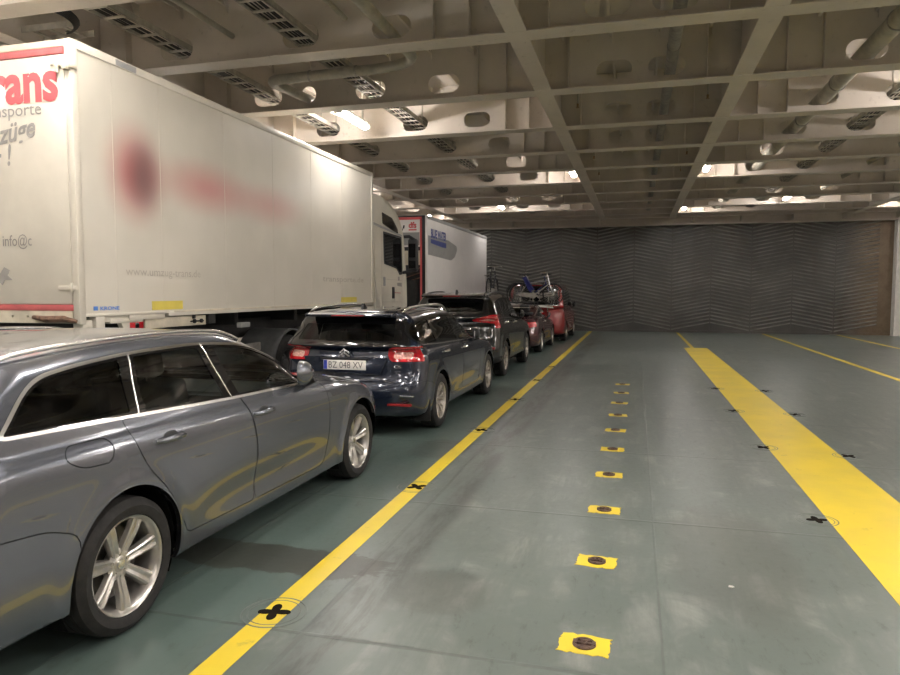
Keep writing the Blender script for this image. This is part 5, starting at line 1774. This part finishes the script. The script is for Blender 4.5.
MB().prism([(x1 - 0.96, 1.86), (x1 - 0.90, 1.93), (x1 - 0.83, 1.90), (x1 - 0.86, 1.85), (x1 - 0.80, 1.80), (x1 - 0.90, 1.80), (x1 - 0.93, 1.75), (x1 - 0.99, 1.79)], ya - 0.031, ya - 0.028, 'Y').build('decal', M['letter_grey'], T1, world=True, smooth=0)
# support frame, lamps and lockers under the box
fx = x1 - 0.02
tb('support_leg', M['truck_white'], fx - 0.10, fx + 0.02, 5.57, 5.70, 1.24, 1.40, 0.01)
tb('tail_bracket', M['truck_white'], fx - 0.35, fx + 0.01, 5.95, 6.45, 1.35, 1.40, 0.006)
MB().prism([(5.86, 1.435), (6.22, 1.435), (6.30, 1.20), (6.20, 1.20), (6.10, 1.375), (5.86, 1.375)], fx - 0.05, fx, 'X').build('gusset', M['truck_white'], T1, bevel=0.004, world=True)
rlm = tb('marker_lamp', M['red_lens'], fx - 0.10, fx + 0.005, 6.24, 6.46, 1.26, 1.375, 0.01)
tb('lamp_reflector', M['gloss_black'], fx + 0.0, fx + 0.008, 6.32, 6.38, 1.285, 1.345, 0.004, rlm)
for (p, q) in ((6.50, 7.62),):
    lk = tb('side_locker', M['cream'], fx - 0.30, fx - 0.01, p, q, 1.265, 1.385, 0.006)
    tb('latch', M['black'], fx - 0.01, fx + 0.012, 7.30, 7.55, 1.31, 1.325, 0.002, lk)
    MB().cyl((fx, 7.36, 1.318), (fx + 0.02, 7.36, 1.318), 0.026, 10).cyl((fx, 7.50, 1.318), (fx + 0.02, 7.50, 1.318), 0.026, 10).box(fx - 0.01, fx + 0.012, 7.34, 7.38, 1.35, 1.42).build('latch_knob', M['black'], lk, world=True)
tb('side_bracket', M['chassis'], fx - 0.2, fx - 0.02, 7.70, 7.85, 1.27, 1.42, 0.01)
tb('side_lamp', M['grey_panel'], fx - 0.1, fx - 0.02, 8.45, 8.68, 1.18, 1.25, 0.01)
ch = MB()
for xx_ in (-6.95, -6.10):
    ch.box(xx_ - 0.05, xx_ + 0.05, 5.7, 14.6, 0.95, 1.25)
for yy in (5.9, 7.3, 8.8, 10.6, 12.4):
    ch.box(-7.5, -5.6, yy - 0.05, yy + 0.05, 1.2, 1.42)
ch.box(-7.6, -5.45, 5.75, 5.85, 0.45, 0.58).box(-6.1, -5.95, 5.8, 5.9, 0.5, 1.0).box(-7.1, -6.95, 5.8, 5.9, 0.5, 1.0)
ch.build('chassis', M['chassis'], T1, bevel=0.01, world=True)
tb('fuel_tank', M['galv'], -5.95, -5.40, 11.1, 12.3, 0.50, 1.05, 0.08)
tb('battery_box', M['chassis'], -5.95, -5.42, 12.4, 13.0, 0.50, 1.0, 0.03)
tb('side_guard', M['galv'], -5.36, -5.33, 6.3, 9.0, 0.55, 0.67, 0.01)
tb('side_guard', M['galv'], -5.36, -5.33, 6.3, 9.0, 0.82, 0.94, 0.01)
for yy in (9.82,):
    for sgn in (1, -1):
        truck_wheel(T1, -6.53 + sgn * 1.08, yy, 0.50, 0.29, sgn)
        X_ = -6.53 + sgn * 0.95
        pr_ = [(yy + 0.60 * math.cos(a), 0.50 + 0.60 * math.sin(a)) for a in np.linspace(-0.15, PI + 0.15, 26)]
        pi_ = [(yy + 0.575 * math.cos(a), 0.50 + 0.575 * math.sin(a)) for a in np.linspace(PI + 0.15, -0.15, 26)]
        MB().prism(pr_ + pi_, X_ - 0.33, X_ + 0.33, 'X').build('mudguard', M['mudguard'], T1, world=True)
        truck_wheel(T1, -6.53 + sgn * 1.05, 14.35, 0.50, 0.30, sgn, dual=False)
# cab
cx0, cx1 = -7.75, -5.31
prof = [(13.45, 0.55), (13.43, 2.2), (13.43, 3.66), (13.9, 3.68), (14.30, 3.62), (14.62, 3.52), (14.92, 3.36), (15.15, 3.15), (15.27, 2.95), (15.36, 2.55), (15.46, 2.0), (15.50, 1.5), (15.50, 0.45), (14.95, 0.40), (14.93, 0.75), (14.75, 1.0), (14.4, 1.10), (14.0, 1.0), (13.82, 0.75), (13.80, 0.55)]
cab = MB().prism(prof, cx0, cx1, 'X').build('cab', M['truck_white'], T1, bevel=0.05, seg=3, world=True)
X1 = cx1 + 0.001


def plate(name, poly, mat, d0=0.0, d1=0.008, par=None, r=0.02):
    return MB().prism(rpoly(poly, r, 4), X1 + d0, X1 + d1, 'X').build(name, mat, par or cab, world=True, smooth=0)


plate('door_seal', [(14.05, 2.98), (15.26, 2.95), (15.30, 2.08), (15.12, 2.06), (14.90, 2.20), (14.55, 2.24), (14.10, 2.28)], M['black'], 0, 0.006)
plate('side_window', [(14.09, 2.93), (15.20, 2.90), (15.22, 2.14), (15.10, 2.13), (14.88, 2.24), (14.53, 2.28), (14.14, 2.32)], M['gloss_black'], 0.004, 0.012)
plate('roof_window', [(13.98, 3.38), (14.60, 3.32), (14.98, 3.10), (15.00, 2.99), (14.02, 3.14)], M['gloss_black'], 0, 0.010)
plate('cab_strip', [(13.46, 3.12), (15.22, 2.99), (15.24, 2.96), (13.46, 3.07)], M['grey_panel'], 0, 0.02, r=0.005)
for ya_, yb_ in ((13.93, 13.945), (15.27, 15.285)):
    plate('door_joint', [(ya_, 1.15), (yb_, 1.15), (yb_, 2.95), (ya_, 2.95)], M['letter_pale'], 0, 0.003, r=0)
plate('door_joint', [(13.93, 1.95), (15.28, 1.93), (15.28, 1.94), (13.93, 1.96)], M['letter_pale'], 0, 0.003, r=0)
plate('door_joint', [(13.93, 1.45), (15.28, 1.43), (15.28, 1.44), (13.93, 1.46)], M['letter_pale'], 0, 0.003, r=0)
plate('door_handle', [(14.60, 1.78), (14.72, 1.78), (14.72, 1.52), (14.60, 1.52)], M['black'], 0, 0.02)
plate('side_flasher', [(14.05, 2.0), (14.15, 2.0), (14.15, 1.80), (14.05, 1.80)], M['grey_panel'], 0, 0.015)
plate('decal', [(15.00, 2.02), (15.10, 2.02), (15.10, 1.93), (15.00, 1.93)], M['letter_grey'], 0, 0.006, r=0)
plate('decal', [(14.95, 1.88), (15.25, 1.88), (15.25, 1.79), (14.95, 1.81)], M['letter_grey'], 0, 0.006, r=0)
plate('decal', [(14.78, 1.66), (15.18, 1.65), (15.18, 1.635), (14.78, 1.645)], M['band_red'], 0, 0.006, r=0)
MB().prism([(-7.6, 2.05), (-5.46, 2.05), (-5.50, 2.95), (-7.56, 2.95)], 15.33, 15.47, 'Y').build('windscreen', M['gloss_black'], cab, bevel=0.02, world=True)
MB().box(-7.7, -5.36, 15.40, 15.56, 0.35, 0.95).build('front_bumper', M['truck_white'], cab, bevel=0.05, world=True)
mi = MB()
mi.tube([(-5.33, 15.30, 2.95), (-5.18, 15.42, 2.97), (-5.06, 15.50, 2.88)], [0.035, 0.04, 0.045], 10)
mi.tube([(-5.33, 15.35, 2.12), (-5.18, 15.45, 2.15), (-5.06, 15.50, 2.20)], [0.035, 0.04, 0.045], 10)
mi.build('mirror_arm', M['black'], cab, world=True)
mh = MB().box(-5.22, -4.99, 15.43, 15.60, 2.15, 2.92).build('mirror', M['black'], cab, bevel=0.05, seg=3, world=True)
tb('mirror_glass', M['gloss_black'], -5.19, -5.02, 15.420, 15.431, 2.48, 2.80, 0.0, mh)
tb('mirror_glass', M['gloss_black'], -5.19, -5.02, 15.420, 15.431, 2.22, 2.40, 0.0, mh)
MB().cyl((-5.30, 15.25, 3.05), (-5.28, 15.35, 3.22), 0.01, 6).cyl((-5.28, 15.33, 3.16), (-5.28, 15.36, 3.22), 0.02, 8).build('aerial', M['black'], cab, world=True)

# ------------------------------------------------------------------ semi-trailer ahead
T2 = thing('semi_trailer', 'white semi-trailer with blue lettering on a grey swoosh and red door frame', 'trailer', (-6.63, 21.0, 0))


def t2(name, mat, a, b_, c_, d, e, f, bev=0.004, par=None):
    return MB().box(a, b_, c_, d, e, f).build(name, mat, par or T2, bevel=bev, world=True, smooth=30)


X2, Y2a, Y2b = -5.36, 17.40, 24.95
t2('trailer_box', M['trailer_white'], -7.90, X2, Y2a + 0.05, Y2b, 1.20, 3.63)
t2('top_rail', M['grey_panel'], X2 - 0.02, X2 + 0.012, Y2a, Y2b, 3.60, 3.69, 0.004)
t2('roof_panel', M['grey_panel'], -7.89, X2 - 0.01, Y2a + 0.02, Y2b, 3.63, 3.685)
t2('corner_post', M['trailer_white'], X2 - 0.03, X2 + 0.012, Y2a - 0.01, Y2a + 0.12, 1.2, 3.69, 0.004)
t2('bottom_rail', M['trailer_white'], X2 - 0.02, X2 + 0.012, Y2a, Y2b, 1.15, 1.30, 0.004)
pf = MB().box(X2 - 0.12, X2 - 0.03, Y2a - 0.0, Y2a + 0.06, 1.15, 3.68).box(-7.9, X2 - 0.03, Y2a, Y2a + 0.06, 3.64, 3.68)
pf.build('door_seal', M['black'], T2, world=True)
rf_ = MB().box(X2 - 0.175, X2 - 0.12, Y2a - 0.01, Y2a + 0.06, 1.15, 3.64).box(-7.82, X2 - 0.12, Y2a - 0.01, Y2a + 0.06, 3.575, 3.64).box(-7.88, -7.82, Y2a - 0.01, Y2a + 0.06, 1.15, 3.64)
rf_.build('door_frame', M['letter_red'], T2, world=True, bevel=0.004)
t2('tail_panel', M['trailer_white'], -7.82, X2 - 0.18, Y2a + 0.0, Y2a + 0.05, 2.86, 3.575)
t2('grey_band', M['grey_panel'], -7.82, X2 - 0.19, Y2a - 0.006, Y2a + 0.0, 2.90, 3.24, 0)
t2('lower_panel', M['cream'], -7.80, X2 - 0.14, Y2a + 0.0, Y2a + 0.05, 2.38, 2.76)
t2('door_gap', M['black'], -7.80, X2 - 0.14, Y2a + 0.01, Y2a + 0.05, 2.76, 2.86)
t2('open_bay', M['black'], -7.80, X2 - 0.18, Y2a + 0.02, Y2a + 0.05, 1.2, 2.38)
for k in range(3):
    MB().cyl((X2 - 0.18, Y2a - 0.02, 2.30 - 0.13 * k), (-6.3, Y2a - 0.02, 2.05 - 0.12 * k), 0.014, 8).build('load_strap', M['rust'], T2, world=True)
t2('tail_lift', M['chassis'], -7.6, X2 - 0.25, Y2a - 0.06, Y2a + 0.02, 1.25, 1.98, 0.02)
lettering('lettering', 'dfs', M['letter_red'], T2, (-5.85, Y2a - 0.004, 3.36), (1, 0, 0), (0, 0, 1), 0.15, 0.22, 0.002, world=True, bold=0.04)
t2('logo_bar', M['letter_red'], -5.85, -5.63, Y2a - 0.005, Y2a + 0.0, 3.29, 3.325, 0)
MB().prism(rpoly([(17.50, 3.17), (19.6, 3.17), (20.55, 3.06), (20.62, 2.95), (20.35, 2.72), (19.9, 2.60), (17.50, 2.66)], [0, .05, .08, .08, .1, .1, 0], 5), X2 + 0.0, X2 + 0.003, 'X').build('swoosh', M['grey_panel'], T2, world=True, smooth=0)
lettering('lettering', 'BLUE WATER', M['letter_blue'], T2, (X2 + 0.003, 17.80, 3.14), (0, 1, 0), (0, 0, 1), 0.22, 1.55, 0.003, world=True, bold=0.05)
MB().prism([(17.80, 3.09), (19.35, 3.07), (19.35, 2.93), (18.9, 2.93), (17.80, 2.98)], X2 + 0.003, X2 + 0.006, 'X').build('logo_band', M['letter_blue'], T2, world=True, smooth=0)
ch = MB()
for xx_ in (-7.1, -6.15):
    ch.box(xx_ - 0.05, xx_ + 0.05, 17.5, 24.8, 0.9, 1.2)
ch.box(-7.7, -5.5, 17.45, 17.55, 0.5, 0.62)
ch.build('chassis', M['chassis'], T2, bevel=0.01, world=True)
for yy in (18.7, 20.0, 21.3):
    for sgn in (1, -1):
        truck_wheel(T2, -6.63 + sgn * 1.08, yy, 0.50, 0.34, sgn, dual=False)
for sgn in (1, -1):
    MB().box(-6.63 + sgn * 0.85 - 0.06, -6.63 + sgn * 0.85 + 0.06, 23.6, 23.75, 0.06, 1.2).box(-6.63 + sgn * 0.85 - 0.14, -6.63 + sgn * 0.85 + 0.14, 23.52, 23.83, 0.0, 0.06).build('landing_leg', M['chassis'], T2, bevel=0.01, world=True)

# ------------------------------------------------------------------ bicycles on the tail rack of the van and on the roof of the low car
def bicycle(name, label, frame_mat, loc, rz, lean=0.0, R=0.335, basket=None, hi=0.0, group=None):
    """length along local +x (front wheel), wheels on z=0"""
    t = thing(name, label, 'bicycle', loc, rz, group)
    t.rotation_euler = (lean, 0, rz)
    wb_ = 1.06
    for x in (0, wb_):
        w = MB()
        w.lathe([(-0.011, R - 0.030), (0.0, R - 0.034), (0.011, R - 0.030), (0.011, R - 0.018), (-0.011, R - 0.018)], (x, 0, R), 'Y', 40, closed=True)
        for k in range(28):
            a = 2 * PI * k / 28
            b_ = a + (0.35 if k % 2 else -0.35)
            w.cyl((x + 0.018 * math.cos(b_), 0.022 * (1 if k % 2 else -1), R + 0.018 * math.sin(b_)), (x + (R - 0.03) * math.cos(a), 0, R + (R - 0.03) * math.sin(a)), 0.0022, 4, caps=False)
        w.cyl((x, -0.035, R), (x, 0.035, R), 0.02, 12)
        wo = w.build('wheel', M['alloy'], t)
        MB().lathe([(0.018 * math.cos(a), R - 0.018 + 0.018 * math.sin(a)) for a in np.linspace(0, 2 * PI, 9)[:-1]], (x, 0, R), 'Y', 40, closed=True).build('tyre', M['rubber'], wo)
        MB().tube([(x + (R + 0.022) * math.cos(a), 0, R + (R + 0.022) * math.sin(a)) for a in np.linspace(0.25 if x == 0 else 0.5, 2.9 if x == 0 else 2.1, 16)], 0.018, 6, flat=0.3).build('mudguard', M['bike_dark'], t)
    bb, st, hd, hb = (0.44, 0, 0.29), (0.27, 0, 0.80 + hi), (0.90, 0, 0.82 + hi), (0.94, 0, 0.66)
    f = MB()
    f.tube([bb, (0.25, 0, 0.88 + hi)], 0.015, 8).tube([bb, hb], 0.020, 8).tube([(0.31, 0, 0.68), (0.91, 0, 0.76 + hi)], 0.015, 8)
    f.tube([(0.955, 0, 0.62), (0.885, 0, 0.90 + hi)], 0.019, 8)
    for s_ in (-1, 1):
        f.tube([(0, 0.05 * s_, R), bb], 0.009, 6).tube([(0, 0.05 * s_, R), (0.29, 0.01 * s_, 0.72)], 0.008, 6)
        f.tube([(wb_, 0.05 * s_, R), (1.0, 0.045 * s_, 0.50), (0.95, 0.03 * s_, 0.64)], [0.009, 0.011, 0.014], 6)
    f.build('frame', frame_mat, t)
    MB().tube([(0.885, 0, 0.90 + hi), (0.865, 0, 0.99 + hi), (0.90, 0, 1.01 + hi)], 0.013, 8).tube([(0.78, -0.24, 1.00 + hi), (0.86, -0.18, 1.02 + hi), (0.90, 0, 1.01 + hi), (0.86, 0.18, 1.02 + hi), (0.78, 0.24, 1.00 + hi)], 0.012, 8).build('handlebar', M['alu'], t)
    MB().tube([(0.24, 0, 0.86 + hi), (0.225, 0, 0.93 + hi)], 0.013, 8).build('seat_post', M['alu'], t)
    sd = MB()
    sd.prism([(0.08, -0.07), (0.08, 0.07), (0.18, 0.065), (0.26, 0.02), (0.36, 0.016), (0.36, -0.016), (0.26, -0.02), (0.18, -0.065)], 0.935 + hi, 0.975 + hi, 'Z')
    sd.build('saddle', M['black'], t, bevel=0.012)
    cr = MB().lathe([(-0.004, 0.09), (0.004, 0.09), (0.004, 0.05), (-0.004, 0.05)], (0.44, -0.05, 0.29), 'Y', 28, closed=True)
    cr.box(0.43, 0.45, -0.075, -0.06, 0.13, 0.29).box(0.43, 0.45, 0.06, 0.075, 0.29, 0.45).cyl((0.44, -0.07, 0.29), (0.44, 0.07, 0.29), 0.018, 10).box(0.40, 0.48, -0.16, -0.075, 0.115, 0.135).box(0.40, 0.48, 0.075, 0.16, 0.445, 0.465)
    cr.build('crankset', M['galv'], t)
    MB().prism([(0.02, 0.30), (0.40, 0.22), (0.56, 0.26), (0.52, 0.37), (0.05, 0.39)], -0.062, -0.056, 'Y').build('chain_guard', M['galv'], t, smooth=0)
    rk_ = MB()
    for s_ in (-0.07, 0.07):
        rk_.tube([(-0.28, s_, 0.74), (0.24, s_, 0.74)], 0.006, 6).tube([(0, s_, R), (-0.05, s_, 0.74)], 0.005, 6)
    rk_.tube([(-0.28, -0.07, 0.74), (-0.28, 0.07, 0.74)], 0.006, 6)
    rk_.build('luggage_rack', M['black'], t)
    if basket == 'seat':
        cs = MB()
        cs.prism([(0.12, 0.84), (0.20, 0.87), (0.30, 0.76), (0.44, 0.50), (0.38, 0.42), (0.28, 0.50), (0.20, 0.68)], -0.11, 0.11, 'Y')
        cs.build('saddle_cover', M['blue_cloth'], t, bevel=0.03)
    return t


# bicycle carrier on the van
rack = thing('bicycle_carrier', 'silver bicycle carrier with a pale rail standing behind the red van', 'bicycle rack', (-3.20, 22.10, 0))
yb0 = 21.55
rr_ = MB()
for k in range(3):
    yy = yb0 + 0.22 * k - 22.10
    rr_.box(-0.78, 0.86, yy - 0.035, yy + 0.035, 1.235, 1.252)
rr_.build('wheel_rail', M['alu'], rack, bevel=0.006)
cw = MB()
for s_ in (-0.45, 0.45):
    cw.tube([(s_, yb0 - 22.10 - 0.05, 1.22), (s_, 0.22, 1.22), (s_, 0.285, 1.45), (s_, 0.285, 1.95)], 0.018, 8)
    cw.tube([(s_, 0.0, 1.22), (s_, 0.30, 0.72)], 0.014, 8)
cw.tube([(-0.5, 0.27, 1.9), (0.5, 0.27, 1.9)], 0.015, 8)
cw.build('carrier_frame', M['alu'], rack)
lbar = MB().prism([(-0.80, 1.30), (-0.30, 1.285), (0.30, 1.245), (0.70, 1.20), (0.72, 1.16), (0.30, 1.19), (-0.30, 1.235), (-0.80, 1.255)], yb0 - 22.10 - 0.09, yb0 - 22.10 - 0.06, 'Y')
lbar.build('lamp_board', M['white_paint'], rack, bevel=0.006)
bicycle('bicycle', 'silver bicycle with blue cover on its saddle, outermost on the carrier of the red van', M['bike_white'], (-3.56, yb0, 1.253), 0.0, 0.0, basket='seat', group='bicycles on the carrier')
bicycle('bicycle', 'dark bicycle in the middle of the carrier, behind the silver one', M['bike_dark'], (-2.52, yb0 + 0.22, 1.253), PI, 0.0, group='bicycles on the carrier')
bicycle('bicycle', 'blue bicycle on the carrier closest to the red van', M['bike_blue'], (-3.72, yb0 + 0.44, 1.253), 0.0, 0.0, group='bicycles on the carrier')
bicycle('bicycle', 'upright bicycle carried on the roof of the low maroon car', M['bike_dark'], (-4.01, 18.95, 1.386), PI / 2, 0.0)
